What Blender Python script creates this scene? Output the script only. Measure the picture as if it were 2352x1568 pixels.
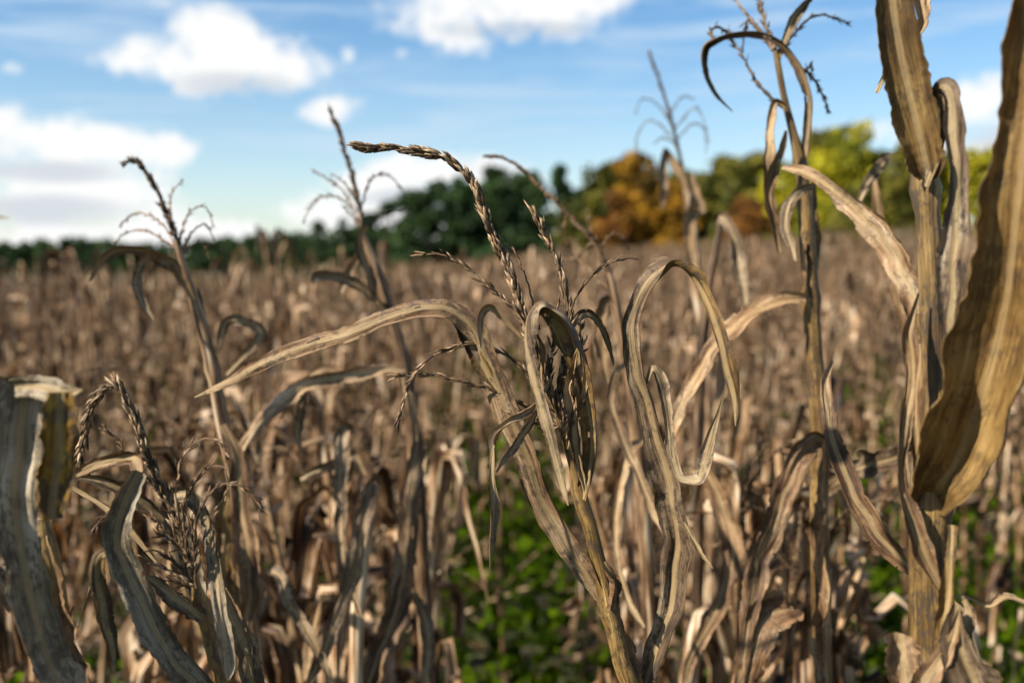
import bpy, math, random
import numpy as np
from mathutils import Vector

# ------------------------------------------------------------------ clear
for o in list(bpy.data.objects):
    bpy.data.objects.remove(o)
scene = bpy.context.scene
COL = scene.collection
R = math.radians
rng = np.random.default_rng(11)
random.seed(11)

# ------------------------------------------------------------------ camera
CAM = np.array([0.0, 0.0, 1.65])
PITCH = R(5.0)
LENS, SENSOR = 35.0, 36.0
FPX = 2352 * LENS / SENSOR
RIGHT = np.array([1.0, 0, 0])
FWD = np.array([0, math.cos(PITCH), -math.sin(PITCH)])
UP = np.array([0, math.sin(PITCH), math.cos(PITCH)])
cam_data = bpy.data.cameras.new('camera')
cam = bpy.data.objects.new('camera', cam_data)
COL.objects.link(cam)
cam.location = CAM
cam.rotation_euler = (R(90) - PITCH, 0, 0)
cam_data.lens = LENS
cam_data.sensor_width = SENSOR
cam_data.clip_start = 0.02
cam_data.clip_end = 3000
cam_data.dof.use_dof = True
cam_data.dof.focus_distance = 0.75
cam_data.dof.aperture_fstop = 4.2
cam_data.dof.aperture_blades = 9
scene.camera = cam

# ------------------------------------------------------------------ light
SUN_AZ, SUN_EL = R(-118), R(39)        # azimuth from +Y, negative towards -X
SUN_DIR = Vector((math.sin(SUN_AZ) * math.cos(SUN_EL), math.cos(SUN_AZ) * math.cos(SUN_EL), math.sin(SUN_EL)))
sun_data = bpy.data.lights.new('sun', 'SUN')
sun_data.energy = 5.0
sun_data.angle = R(1.2)
sun_data.color = (1.0, 0.91, 0.78)
sun = bpy.data.objects.new('sun', sun_data)
COL.objects.link(sun)
sun.rotation_euler = (-SUN_DIR).to_track_quat('-Z', 'Y').to_euler()

scene.view_settings.view_transform = 'Standard'
scene.view_settings.look = 'None'
scene.view_settings.gamma = 1.0
scene.view_settings.exposure = 1.08
scene.view_settings.use_curve_mapping = False
scene.render.engine = 'CYCLES'
scene.cycles.use_denoising = True
scene.cycles.max_bounces = 4
scene.cycles.diffuse_bounces = 2
scene.cycles.transmission_bounces = 2
scene.cycles.transparent_max_bounces = 4
scene.cycles.caustics_reflective = False
scene.cycles.caustics_refractive = False
scene.cycles.sample_clamp_indirect = 6.0


class NT:
    """small node-tree helper"""
    def __init__(self, tree):
        self.t = tree
        tree.nodes.clear()

    def n(self, typ, **kw):
        nd = self.t.nodes.new(typ)
        for k, v in kw.items():
            setattr(nd, k, v)
        return nd

    def put(self, sock, v):
        if isinstance(v, bpy.types.NodeSocket):
            self.t.links.new(v, sock)
        elif v is not None:
            sock.default_value = v

    def math(self, op, a, b=None, c=None, clamp=False):
        nd = self.n('ShaderNodeMath', operation=op, use_clamp=clamp)
        for i, v in enumerate((a, b, c)):
            if v is not None:
                self.put(nd.inputs[i], v)
        return nd.outputs[0]

    def sstep(self, v, lo, hi, t0=0.0, t1=1.0):
        nd = self.n('ShaderNodeMapRange', interpolation_type='SMOOTHSTEP')
        for i, x in enumerate((v, lo, hi, t0, t1)):
            self.put(nd.inputs[i], x)
        return nd.outputs[0]

    def lin(self, v, lo, hi, t0=0.0, t1=1.0):
        nd = self.n('ShaderNodeMapRange')
        for i, x in enumerate((v, lo, hi, t0, t1)):
            self.put(nd.inputs[i], x)
        return nd.outputs[0]

    def noise(self, vec, scale, detail=4.0, rough=0.55, dist=0.0):
        nd = self.n('ShaderNodeTexNoise')
        self.put(nd.inputs['Vector'], vec)
        nd.inputs['Scale'].default_value = scale
        nd.inputs['Detail'].default_value = detail
        nd.inputs['Roughness'].default_value = rough
        nd.inputs['Distortion'].default_value = dist
        return nd.outputs[0]

    def mix(self, f, a, b, blend='MIX'):
        nd = self.n('ShaderNodeMix', data_type='RGBA', blend_type=blend)
        self.put(nd.inputs[0], f)
        self.put(nd.inputs[6], a)
        self.put(nd.inputs[7], b)
        return nd.outputs[2]

    def ramp(self, f, stops):
        nd = self.n('ShaderNodeValToRGB')
        e = nd.color_ramp.elements
        while len(e) < len(stops):
            e.new(0.5)
        for i, (p, c) in enumerate(stops):
            e[i].position = p
            e[i].color = (*c, 1)
        self.put(nd.inputs[0], f)
        return nd.outputs[0]

    def mapping(self, vec, scale=(1, 1, 1), loc=(0, 0, 0)):
        nd = self.n('ShaderNodeMapping')
        self.put(nd.inputs['Vector'], vec)
        self.put(nd.inputs['Location'], loc)
        nd.inputs['Scale'].default_value = scale
        return nd.outputs[0]


# ------------------------------------------------------------------ sky
def pix_az_el(px, py):
    v = FWD + RIGHT * (px - 1176) / FPX + UP * (784 - py) / FPX
    v = v / np.linalg.norm(v)
    return math.atan2(v[0], v[1]), math.asin(v[2])


# clouds: pixel centre, half width, half height, strength
CLOUDS = [
    (360, 140, 105, 52), (500, 105, 92, 72), (600, 155, 125, 66), (480, 175, 170, 40),
    (1010, 15, 150, 62), (1060, 75, 80, 55), (1180, 15, 190, 70), (1330, -5, 110, 45),
    (30, 330, 130, 62), (190, 322, 150, 50), (330, 345, 90, 40), (80, 395, 230, 34),
    (60, 470, 260, 50), (220, 450, 130, 55), (40, 530, 250, 40), (330, 535, 300, 34), (620, 545, 300, 28),
    (755, 262, 72, 36), (795, 290, 45, 26), (800, 245, 40, 26),
    (985, 390, 150, 45), (880, 430, 120, 50), (800, 490, 150, 46), (1110, 400, 90, 40), (900, 510, 160, 40),
    (2250, 235, 75, 60), (2330, 290, 120, 60), (2010, 300, 70, 30), (2210, 330, 120, 45),
    (805, 122, 26, 22), (925, 122, 24, 16), (20, 155, 34, 18), (870, 60, 38, 28), (350, 5, 50, 16),
    (1300, 410, 120, 26),
]
GREYS = [(560, 200, 150, 34), (60, 392, 190, 26), (70, 482, 230, 36), (940, 455, 130, 24), (1180, 70, 200, 22), (2300, 310, 100, 24)]
world = bpy.data.worlds.new('World')
scene.world = world
world.use_nodes = True
w = NT(world.node_tree)
tc = w.n('ShaderNodeTexCoord').outputs['Generated']
sky = w.n('ShaderNodeTexSky', sky_type='NISHITA')
sky.sun_disc = False
sky.sun_elevation = SUN_EL
sky.sun_rotation = SUN_AZ
sky.altitude = 0
sky.air_density = 1.0
sky.dust_density = 0.3
sky.ozone_density = 2.0
hs = w.n('ShaderNodeHueSaturation')
hs.inputs['Saturation'].default_value = 1.26
w.put(hs.inputs['Color'], sky.outputs[0])
sep = w.n('ShaderNodeSeparateXYZ')
w.put(sep.inputs[0], tc)
az = w.math('ARCTAN2', sep.outputs[0], sep.outputs[1])
el = w.math('ARCSINE', sep.outputs[2])
nse = w.noise(tc, 13.0, 7.0, 0.62, 0.5)
nse2 = w.noise(tc, 5.0, 3.0, 0.5)
ae = w.n('ShaderNodeCombineXYZ')
w.put(ae.inputs[0], az)
w.put(ae.inputs[1], el)


def blob(px, py, rx, ry, k):
    a0, e0 = pix_az_el(px, py)
    sx, sy = FPX / (rx * 1.05), FPX / (ry * 1.05)
    v = w.n('ShaderNodeVectorMath', operation='MULTIPLY_ADD')
    w.put(v.inputs[0], ae.outputs[0])
    v.inputs[1].default_value = (sx, sy, 0)
    v.inputs[2].default_value = (-a0 * sx, -e0 * sy, 0)
    dt = w.n('ShaderNodeVectorMath', operation='DOT_PRODUCT')
    w.put(dt.inputs[0], v.outputs[0])
    w.put(dt.inputs[1], v.outputs[0])
    return w.math('SUBTRACT', k, dt.outputs['Value'])


best = None
for (px, py, rx, ry) in CLOUDS:
    b = blob(px, py, rx, ry, 1.0 if ry > 30 else 0.15)
    best = b if best is None else w.math('MAXIMUM', best, b)
low = None
for c in GREYS:
    b = blob(*c, 1.0)
    low = b if low is None else w.math('MAXIMUM', low, b)
low = w.math('MAXIMUM', low, -0.4)
# clouds of the same kind over the rest of the sky
rest = w.math('MULTIPLY', w.math('SUBTRACT', w.noise(tc, 4.2, 5.0, 0.55), 0.56), 9.0)
outside = w.math('MAXIMUM', w.sstep(w.math('ABSOLUTE', az), 0.52, 0.64), w.sstep(el, 0.27, 0.36))
rest = w.math('SUBTRACT', w.math('MULTIPLY', w.math('ADD', rest, 1.5), outside), 1.5)
dens = w.math('MAXIMUM', best, rest)
dens = w.math('ADD', dens, w.math('MULTIPLY', w.math('SUBTRACT', nse, 0.5), 4.2))
dens = w.math('ADD', dens, w.math('MULTIPLY', w.math('SUBTRACT', w.noise(tc, 36.0, 5.0, 0.65), 0.5), 2.4))
mask = w.sstep(dens, -0.35, 0.95)
# thin high streaks
cir = w.noise(w.mapping(tc, (3.0, 3.0, 26.0)), 1.4, 5.0, 0.6, 0.6)
cirm = w.math('MULTIPLY', w.sstep(cir, 0.40, 0.70), 0.62)
haze_h = w.math('MULTIPLY', w.sstep(el, 0.26, 0.0), 0.36)
veil = w.math('MAXIMUM', cirm, haze_h)
shade = w.math('MULTIPLY', w.sstep(w.math('ADD', low, w.math('MULTIPLY', w.math('SUBTRACT', nse2, 0.5), 2.4)), -0.25, 1.0), 0.75)
ccol = w.mix(shade, (6.7, 6.7, 6.65, 1), (3.9, 4.3, 4.8, 1))
skycol = w.mix(veil, hs.outputs[0], (4.2, 5.2, 6.2, 1))
col = w.mix(mask, skycol, ccol)
bg = w.n('ShaderNodeBackground')
bg.inputs['Strength'].default_value = 0.072
w.put(bg.inputs['Color'], col)
wo = w.n('ShaderNodeOutputWorld')
w.put(wo.inputs['Surface'], bg.outputs[0])

# ------------------------------------------------------------------ materials


def leaf_nodes(m, stops, speck, rib_col, transl, value=1.0, rough=0.62, speck_scale=1.0, tint=0.35, cheap=False, gr=None):
    """dry plant tissue: lengthwise streaks, blotches and mildew specks; u runs across, v along, in metres"""
    m.use_nodes = True
    t = NT(m.node_tree)
    uv = t.n('ShaderNodeUVMap', uv_map='UVMap').outputs[0]
    at = t.n('ShaderNodeAttribute', attribute_name='var').outputs['Fac']
    oi = t.n('ShaderNodeObjectInfo').outputs['Random']
    rnd = t.math('FRACT', t.math('ADD', at, oi))
    rnd2 = t.math('FRACT', t.math('MULTIPLY', rnd, 7.31))
    off = t.n('ShaderNodeCombineXYZ')
    t.put(off.inputs[0], t.math('MULTIPLY', rnd, 3.7))
    t.put(off.inputs[1], t.math('MULTIPLY', rnd2, 5.1))
    v = t.n('ShaderNodeVectorMath', operation='ADD')
    t.put(v.inputs[0], uv)
    t.put(v.inputs[1], off.outputs[0])
    vec = v.outputs[0]
    streak = t.noise(t.mapping(vec, (1.0, 0.06, 1.0)), 170.0, 1.0 if cheap else 4.0, 0.6)
    fine = streak if cheap else t.noise(t.mapping(vec, (1.0, 0.03, 1.0)), 900.0, 3.0, 0.6)
    blot = t.noise(t.mapping(vec, (1.0, 0.35, 1.0)), 42.0, 2.0 if cheap else 5.0, 0.65)
    f = t.math('ADD', t.math('MULTIPLY', streak, 0.55 if cheap else 0.42), t.math('MULTIPLY', blot, 0.45 if cheap else 0.58))
    f = t.math('ADD', f, t.math('MULTIPLY', t.math('SUBTRACT', fine, 0.5), 0.35))
    f = t.math('ADD', f, t.math('MULTIPLY', t.math('SUBTRACT', rnd2, 0.5), 0.22 if cheap else 0.10))
    f = t.math('ADD', t.math('MULTIPLY', t.math('SUBTRACT', f, 0.5), 1.75), 0.5)
    col = t.ramp(f, stops)
    if not cheap:
     sp = t.noise(t.mapping(vec, (1.0, 0.45, 1.0)), 300.0 * speck_scale, 3.0, 0.7)
     spm = t.noise(vec, 28.0, 3.0, 0.6)
     spk = t.sstep(t.math('ADD', sp, t.math('MULTIPLY', t.math('SUBTRACT', spm, 0.5), 0.9)), 0.50, 0.62)
     col = t.mix(t.math('MULTIPLY', spk, speck), col, (0.045, 0.035, 0.028, 1))
    if not cheap:
        su = t.n('ShaderNodeSeparateXYZ')
        t.put(su.inputs[0], uv)
        rib = t.sstep(t.math('ABSOLUTE', t.math('SUBTRACT', t.math('FRACT', su.outputs[0]), 0.5)), 0.0026, 0.0012)
        col = t.mix(t.math('MULTIPLY', rib, 0.6), col, (0.46, 0.36, 0.21, 1))
        # mould in cloudy patches
        mo = t.sstep(t.noise(vec, 60.0, 6.0, 0.75), 0.53, 0.66)
        col = t.mix(t.math('MULTIPLY', mo, speck * 0.75), col, (0.075, 0.058, 0.045, 1))
    # per leaf tint
    col = t.mix(t.math('MULTIPLY', rnd, tint), col, t.mix(1.0, col, (0.62, 0.46, 0.30, 1), 'MULTIPLY'))
    lo, hi = gr or ((0.6, 1.25) if cheap else (0.9, 1.12))
    gain = t.lin(rnd2, 0, 1, lo * value * 0.84, hi * value * 0.84)
    g = t.n('ShaderNodeVectorMath', operation='SCALE')
    t.put(g.inputs[0], col)
    t.put(g.inputs['Scale'], gain)
    hsv = t.n('ShaderNodeHueSaturation')
    hsv.inputs['Saturation'].default_value = 1.12
    t.put(hsv.inputs['Color'], g.outputs[0])
    col = hsv.outputs[0]
    bs = t.n('ShaderNodeBsdfPrincipled')
    t.put(bs.inputs['Base Color'], col)
    bs.inputs['Roughness'].default_value = rough
    bs.inputs['Specular IOR Level'].default_value = 0.3
    bmp = t.n('ShaderNodeBump')
    bmp.inputs['Strength'].default_value = 0.8
    bmp.inputs['Distance'].default_value = 0.0022
    hgt = t.math('ADD', t.math('MULTIPLY', fine, 0.5), t.math('ADD', t.math('MULTIPLY', streak, 0.9), t.math('MULTIPLY', blot, 0.8)))
    t.put(bmp.inputs['Height'], hgt)
    if not cheap:
        t.put(bs.inputs['Normal'], bmp.outputs[0])
    out = t.n('ShaderNodeOutputMaterial')
    if transl > 0:
        tr = t.n('ShaderNodeBsdfTranslucent')
        t.put(tr.inputs['Color'], t.mix(1.0, col, (1.0, 0.78, 0.5, 1), 'MULTIPLY'))
        mx = t.n('ShaderNodeMixShader')
        mx.inputs[0].default_value = transl
        t.put(mx.inputs[1], bs.outputs[0])
        t.put(mx.inputs[2], tr.outputs[0])
        t.put(out.inputs[0], mx.outputs[0])
    else:
        t.put(out.inputs[0], bs.outputs[0])
    return m


M = {}
GREY = [(0.20, (0.040, 0.027, 0.017)), (0.38, (0.13, 0.088, 0.054)), (0.52, (0.24, 0.178, 0.118)), (0.68, (0.40, 0.33, 0.245)), (0.88, (0.56, 0.50, 0.41))]
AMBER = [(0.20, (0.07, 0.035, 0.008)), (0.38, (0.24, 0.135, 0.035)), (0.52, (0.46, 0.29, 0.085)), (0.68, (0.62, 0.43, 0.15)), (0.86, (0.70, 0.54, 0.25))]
PALE = [(0.20, (0.09, 0.072, 0.048)), (0.38, (0.20, 0.165, 0.115)), (0.52, (0.34, 0.295, 0.22)), (0.68, (0.50, 0.455, 0.37)), (0.88, (0.64, 0.60, 0.53))]
TAN = [(0.20, (0.040, 0.021, 0.012)), (0.38, (0.15, 0.088, 0.048)), (0.52, (0.30, 0.198, 0.118)), (0.68, (0.49, 0.37, 0.245)), (0.86, (0.65, 0.56, 0.43))]
GOLD = [(0.20, (0.035, 0.020, 0.008)), (0.38, (0.115, 0.070, 0.028)), (0.52, (0.225, 0.148, 0.064)), (0.68, (0.36, 0.255, 0.12)), (0.86, (0.50, 0.40, 0.22))]
FIELD = [(0.20, (0.024, 0.012, 0.007)), (0.38, (0.110, 0.062, 0.034)), (0.52, (0.285, 0.182, 0.108)), (0.67, (0.48, 0.355, 0.235)), (0.86, (0.67, 0.58, 0.455))]
DARK = [(0.25, (0.03, 0.02, 0.014)), (0.42, (0.085, 0.058, 0.038)), (0.55, (0.17, 0.12, 0.078)), (0.72, (0.30, 0.23, 0.165)), (0.85, (0.45, 0.38, 0.30))]
MID = [(0.22, (0.045, 0.028, 0.016)), (0.40, (0.15, 0.098, 0.058)), (0.54, (0.30, 0.215, 0.135)), (0.68, (0.45, 0.35, 0.24)), (0.85, (0.60, 0.51, 0.40))]
M['leaf_grey'] = leaf_nodes(bpy.data.materials.new('dry_leaf_grey'), GREY, 0.75, None, 0.12)
M['leaf_dull'] = leaf_nodes(bpy.data.materials.new('dry_leaf_dull'), GREY, 0.7, None, 0.1, value=0.72)
M['leaf_brown'] = leaf_nodes(bpy.data.materials.new('dry_leaf_brown'), TAN, 0.7, None, 0.12, value=0.66)
M['leaf_umber'] = leaf_nodes(bpy.data.materials.new('dry_leaf_umber'), GOLD, 0.5, None, 0.12, value=0.92, speck_scale=1.1)
M['leaf_silhouetted'] = leaf_nodes(bpy.data.materials.new('dry_leaf_silhouetted'), DARK, 0.5, None, 0.08, value=0.9)  # dark ramp paints the sky-silhouetted shade of the looping strips into their colour
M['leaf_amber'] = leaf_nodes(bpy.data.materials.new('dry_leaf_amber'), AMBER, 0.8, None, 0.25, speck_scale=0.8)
M['leaf_pale'] = leaf_nodes(bpy.data.materials.new('dry_leaf_pale'), PALE, 0.6, None, 0.12)
M['leaf_tan'] = leaf_nodes(bpy.data.materials.new('dry_leaf_tan'), TAN, 0.5, None, 0.16)
M['leaf_gold'] = leaf_nodes(bpy.data.materials.new('dry_leaf_gold'), GOLD, 0.8, None, 0.16, speck_scale=0.8)
M['leaf_field'] = leaf_nodes(bpy.data.materials.new('dry_leaf_field'), FIELD, 0.3, None, 0.15, tint=0.6, cheap=True)
M['stalk'] = leaf_nodes(bpy.data.materials.new('dry_stalk'), GOLD, 0.75, None, 0.0, rough=0.5)
M['stalk_field'] = leaf_nodes(bpy.data.materials.new('dry_stalk_field'), TAN, 0.4, None, 0.0, value=0.9, tint=0.7, cheap=True)
M['tassel'] = leaf_nodes(bpy.data.materials.new('dry_tassel'), TAN, 0.35, None, 0.08, value=0.95, speck_scale=1.4, gr=(0.45, 1.3))
M['tassel_mid'] = leaf_nodes(bpy.data.materials.new('brown_tassel'), MID, 0.35, None, 0.05, speck_scale=1.4, gr=(0.45, 1.5))
M['tassel_dark'] = leaf_nodes(bpy.data.materials.new('dark_tassel'), DARK, 0.35, None, 0.05, speck_scale=1.4, gr=(0.5, 1.5))


def simple_mat(name, c1, c2, scale, rough=0.8, transl=0.0, coord='Object', var=True):
    m = bpy.data.materials.new(name)
    m.use_nodes = True
    t = NT(m.node_tree)
    tcn = t.n('ShaderNodeTexCoord').outputs[coord]
    f = t.noise(tcn, scale, 4.0, 0.6)
    if var:
        at = t.n('ShaderNodeAttribute', attribute_name='var').outputs['Fac']
        f = t.math('ADD', t.math('MULTIPLY', f, 0.5), t.math('MULTIPLY', at, 0.5))
    col = t.mix(t.sstep(f, 0.25, 0.75), (*c1, 1), (*c2, 1))
    bs = t.n('ShaderNodeBsdfPrincipled')
    t.put(bs.inputs['Base Color'], col)
    bs.inputs['Roughness'].default_value = rough
    bs.inputs['Specular IOR Level'].default_value = 0.2 if rough < 0.9 else 0.03
    out = t.n('ShaderNodeOutputMaterial')
    if transl:
        tr = t.n('ShaderNodeBsdfTranslucent')
        t.put(tr.inputs['Color'], col)
        mx = t.n('ShaderNodeMixShader')
        mx.inputs[0].default_value = transl
        t.put(mx.inputs[1], bs.outputs[0])
        t.put(mx.inputs[2], tr.outputs[0])
        t.put(out.inputs[0], mx.outputs[0])
    else:
        t.put(out.inputs[0], bs.outputs[0])
    return m


M['weed'] = simple_mat('green_weed', (0.008, 0.020, 0.001), (0.070, 0.115, 0.003), 3.0, 0.95, 0.3)
M['bark'] = simple_mat('tree_bark', (0.05, 0.04, 0.03), (0.12, 0.10, 0.08), 6.0)
M['pine'] = simple_mat('pine_needles', (0.010, 0.028, 0.010), (0.045, 0.085, 0.022), 0.5, 0.7, 0.15)
M['oak'] = simple_mat('oak_leaves', (0.035, 0.048, 0.009), (0.21, 0.185, 0.025), 0.4, 0.7, 0.25)
M['orange'] = simple_mat('orange_leaves', (0.07, 0.045, 0.008), (0.42, 0.22, 0.016), 0.35, 0.7, 0.25)
M['rust'] = simple_mat('rust_leaves', (0.11, 0.05, 0.012), (0.30, 0.13, 0.025), 0.4, 0.7, 0.25)
M['lime'] = simple_mat('yellow_green_leaves', (0.09, 0.11, 0.008), (0.52, 0.46, 0.022), 0.35, 0.7, 0.3)


def soil_mat():
    m = bpy.data.materials.new('soil')
    m.use_nodes = True
    t = NT(m.node_tree)
    p = t.n('ShaderNodeNewGeometry').outputs['Position']
    a = t.noise(p, 9.0, 6.0, 0.65)
    b = t.noise(p, 0.9, 4.0, 0.6)
    col = t.ramp(a, [(0.3, (0.02, 0.013, 0.008)), (0.5, (0.05, 0.034, 0.02)), (0.7, (0.11, 0.078, 0.046))])
    col = t.mix(t.sstep(b, 0.42, 0.6), col, t.mix(a, (0.02, 0.035, 0.005, 1), (0.06, 0.075, 0.012, 1)))
    bs = t.n('ShaderNodeBsdfPrincipled')
    t.put(bs.inputs['Base Color'], col)
    bs.inputs['Roughness'].default_value = 0.95
    bm = t.n('ShaderNodeBump')
    bm.inputs['Distance'].default_value = 0.03
    t.put(bm.inputs['Height'], a)
    t.put(bs.inputs['Normal'], bm.outputs[0])
    out = t.n('ShaderNodeOutputMaterial')
    t.put(out.inputs[0], bs.outputs[0])
    return m


M['soil'] = soil_mat()

# ------------------------------------------------------------------ mesh helpers


def unit(a):
    return a / np.maximum(np.linalg.norm(a, axis=-1, keepdims=True), 1e-12)


def P(px, py, d):
    return CAM + d * (FWD + RIGHT * (px - 1176) / FPX + UP * (784 - py) / FPX)


def smooth01(x, a, b):
    t = np.clip((x - a) / (b - a), 0, 1)
    return t * t * (3 - 2 * t)


def catmull(ctrl, m):
    """ctrl (n,k) -> m samples; centripetal enough for even spacing"""
    c = np.asarray(ctrl, float)
    n = len(c)
    if n == 2:
        return c[0] + (c[1] - c[0]) * np.linspace(0, 1, m)[:, None]
    e = np.vstack([2 * c[0] - c[1], c, 2 * c[-1] - c[-2]])
    seg = np.linalg.norm(np.diff(c[:, :3], axis=0), axis=1)
    cum = np.concatenate([[0], np.cumsum(seg)])
    u = np.linspace(0, cum[-1], m)
    i = np.clip(np.searchsorted(cum, u, side='right') - 1, 0, n - 2)
    t = ((u - cum[i]) / np.maximum(seg[i], 1e-9))[:, None]
    p0, p1, p2, p3 = e[i], e[i + 1], e[i + 2], e[i + 3]
    return 0.5 * ((2 * p1) + (-p0 + p2) * t + (2 * p0 - 5 * p1 + 4 * p2 - p3) * t * t + (-p0 + 3 * p1 - 3 * p2 + p3) * t ** 3)


def interp_list(vals, m):
    v = np.atleast_1d(np.asarray(vals, float))
    if len(v) == 1:
        return np.full(m, v[0])
    x = np.linspace(0, 1, m)
    return np.interp(x, np.linspace(0, 1, len(v)), v)


def wob(m, freq, g):
    """smooth 1-D noise in [-1,1]"""
    k = max(3, int(freq) + 2)
    v = g.uniform(-1, 1, k)
    x = np.linspace(0, k - 1.001, m)
    i = x.astype(int)
    f = x - i
    f = f * f * (3 - 2 * f)
    return v[i] * (1 - f) + v[np.minimum(i + 1, k - 1)] * f


class MB:
    def __init__(self):
        self.v, self.f4, self.f3, self.uv, self.m4, self.m3, self.var = [], [], [], [], [], [], []
        self.n = 0

    def add(self, V, F4=None, F3=None, UV=None, mat=0, var=0.0):
        V = np.asarray(V, float).reshape(-1, 3)
        self.v.append(V)
        self.uv.append(np.zeros((len(V), 2)) if UV is None else np.asarray(UV, float).reshape(-1, 2))
        self.var.append(np.broadcast_to(np.asarray(var, float), (len(V),)))
        if F4 is not None and len(F4):
            F4 = np.asarray(F4, int)
            self.f4.append(F4 + self.n)
            self.m4.append(np.full(len(F4), mat))
        if F3 is not None and len(F3):
            F3 = np.asarray(F3, int)
            self.f3.append(F3 + self.n)
            self.m3.append(np.full(len(F3), mat))
        self.n += len(V)

    def grid(self, V, UV, mat=0, flip=False, var=0.0, keep=None):
        nl, na = V.shape[:2]
        idx = np.arange(nl * na).reshape(nl, na)
        q = np.stack([idx[:-1, :-1], idx[:-1, 1:], idx[1:, 1:], idx[1:, :-1]], -1).reshape(-1, 4)
        if keep is not None:
            q = q[keep.ravel()]
        if flip:
            q = q[:, ::-1]
        self.add(V, q, None, UV, mat, var)

    def data(self):
        V = np.vstack(self.v)
        UV = np.vstack(self.uv)
        var = np.concatenate(self.var)
        f4 = np.vstack(self.f4) if self.f4 else np.zeros((0, 4), int)
        f3 = np.vstack(self.f3) if self.f3 else np.zeros((0, 3), int)
        m = np.concatenate(self.m4 + self.m3)
        return V, UV, var, f4, f3, m

    def mesh(self, name, mats, smooth=True, origin=(0, 0, 0)):
        V, UV, var, f4, f3, m = self.data()
        return make_mesh(name, V - np.asarray(origin), UV, var, f4, f3, m, mats, smooth)


def make_mesh(name, V, UV, var, f4, f3, m, mats, smooth=True):
    me = bpy.data.meshes.new(name)
    me.vertices.add(len(V))
    me.vertices.foreach_set('co', V.astype(np.float32).ravel())
    loops = np.concatenate([f4.ravel(), f3.ravel()]).astype(np.int32)
    me.loops.add(len(loops))
    me.loops.foreach_set('vertex_index', loops)
    nf = len(f4) + len(f3)
    me.polygons.add(nf)
    st = np.concatenate([np.arange(len(f4)) * 4, len(f4) * 4 + np.arange(len(f3)) * 3]).astype(np.int32)
    me.polygons.foreach_set('loop_start', st)
    me.polygons.foreach_set('material_index', m.astype(np.int32))
    me.polygons.foreach_set('use_smooth', np.full(nf, smooth))
    uvl = me.uv_layers.new(name='UVMap')
    uvl.data.foreach_set('uv', UV[loops].astype(np.float32).ravel())
    if np.any(var):
        a = me.attributes.new('var', 'FLOAT', 'POINT')
        a.data.foreach_set('value', var.astype(np.float32))
    for mt in mats:
        me.materials.append(mt)
    me.update()
    me.validate()
    return me


def ob(name, me, parent=None, loc=None):
    o = bpy.data.objects.new(name, me)
    COL.objects.link(o)
    if parent is not None:
        o.parent = parent
    if loc is not None:
        o.location = loc
    return o


def tag(o, label, cat, group=None, kind=None):
    if label:
        o['label'] = label
    if cat:
        o['category'] = cat
    if group:
        o['group'] = group
    if kind:
        o['kind'] = kind
    return o


def frames(C, w0=None):
    """parallel transport frames along polyline C"""
    T = unit(np.gradient(C, axis=0))
    W = np.zeros_like(C)
    a = np.array([0.31, 0.17, 0.93]) if w0 is None else np.asarray(w0, float)
    for i in range(len(C)):
        a = a - T[i] * a.dot(T[i])
        nrm = np.linalg.norm(a)
        if nrm < 1e-6:
            a = np.cross(T[i], [0.2, 0.9, 0.1])
            nrm = np.linalg.norm(a)
        a = a / nrm
        W[i] = a
    return T, W, np.cross(T, W)


def tube(mb, C, rad, seg=8, mat=0, flat=1.0, cap=True, var=0.0, ridge=0.0):
    T, W, N = frames(C)
    m = len(C)
    th = np.linspace(0, 2 * math.pi, seg + 1)
    rr = np.asarray(rad)[:, None] * (1 + ridge * np.cos(th * 5)[None, :])
    V = C[:, None] + W[:, None] * (np.cos(th)[None, :, None] * rr[..., None]) + N[:, None] * (np.sin(th)[None, :, None] * rr[..., None] * flat)
    L = np.concatenate([[0], np.cumsum(np.linalg.norm(np.diff(C, axis=0), axis=1))])
    UV = np.stack([np.broadcast_to(th * np.mean(rad), (m, seg + 1)), np.broadcast_to(L[:, None], (m, seg + 1))], -1)
    mb.grid(V, UV, mat, var=var)
    if cap:
        for k in (0, -1):
            ring = V[k, :-1]
            cen = ring.mean(0)
            n = len(ring)
            f = [(i, (i + 1) % n, n) for i in range(n)] if k == -1 else [((i + 1) % n, i, n) for i in range(n)]
            mb.add(np.vstack([ring, cen]), None, f, np.vstack([UV[k, :-1], UV[k, :1]]), mat, var)


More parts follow.
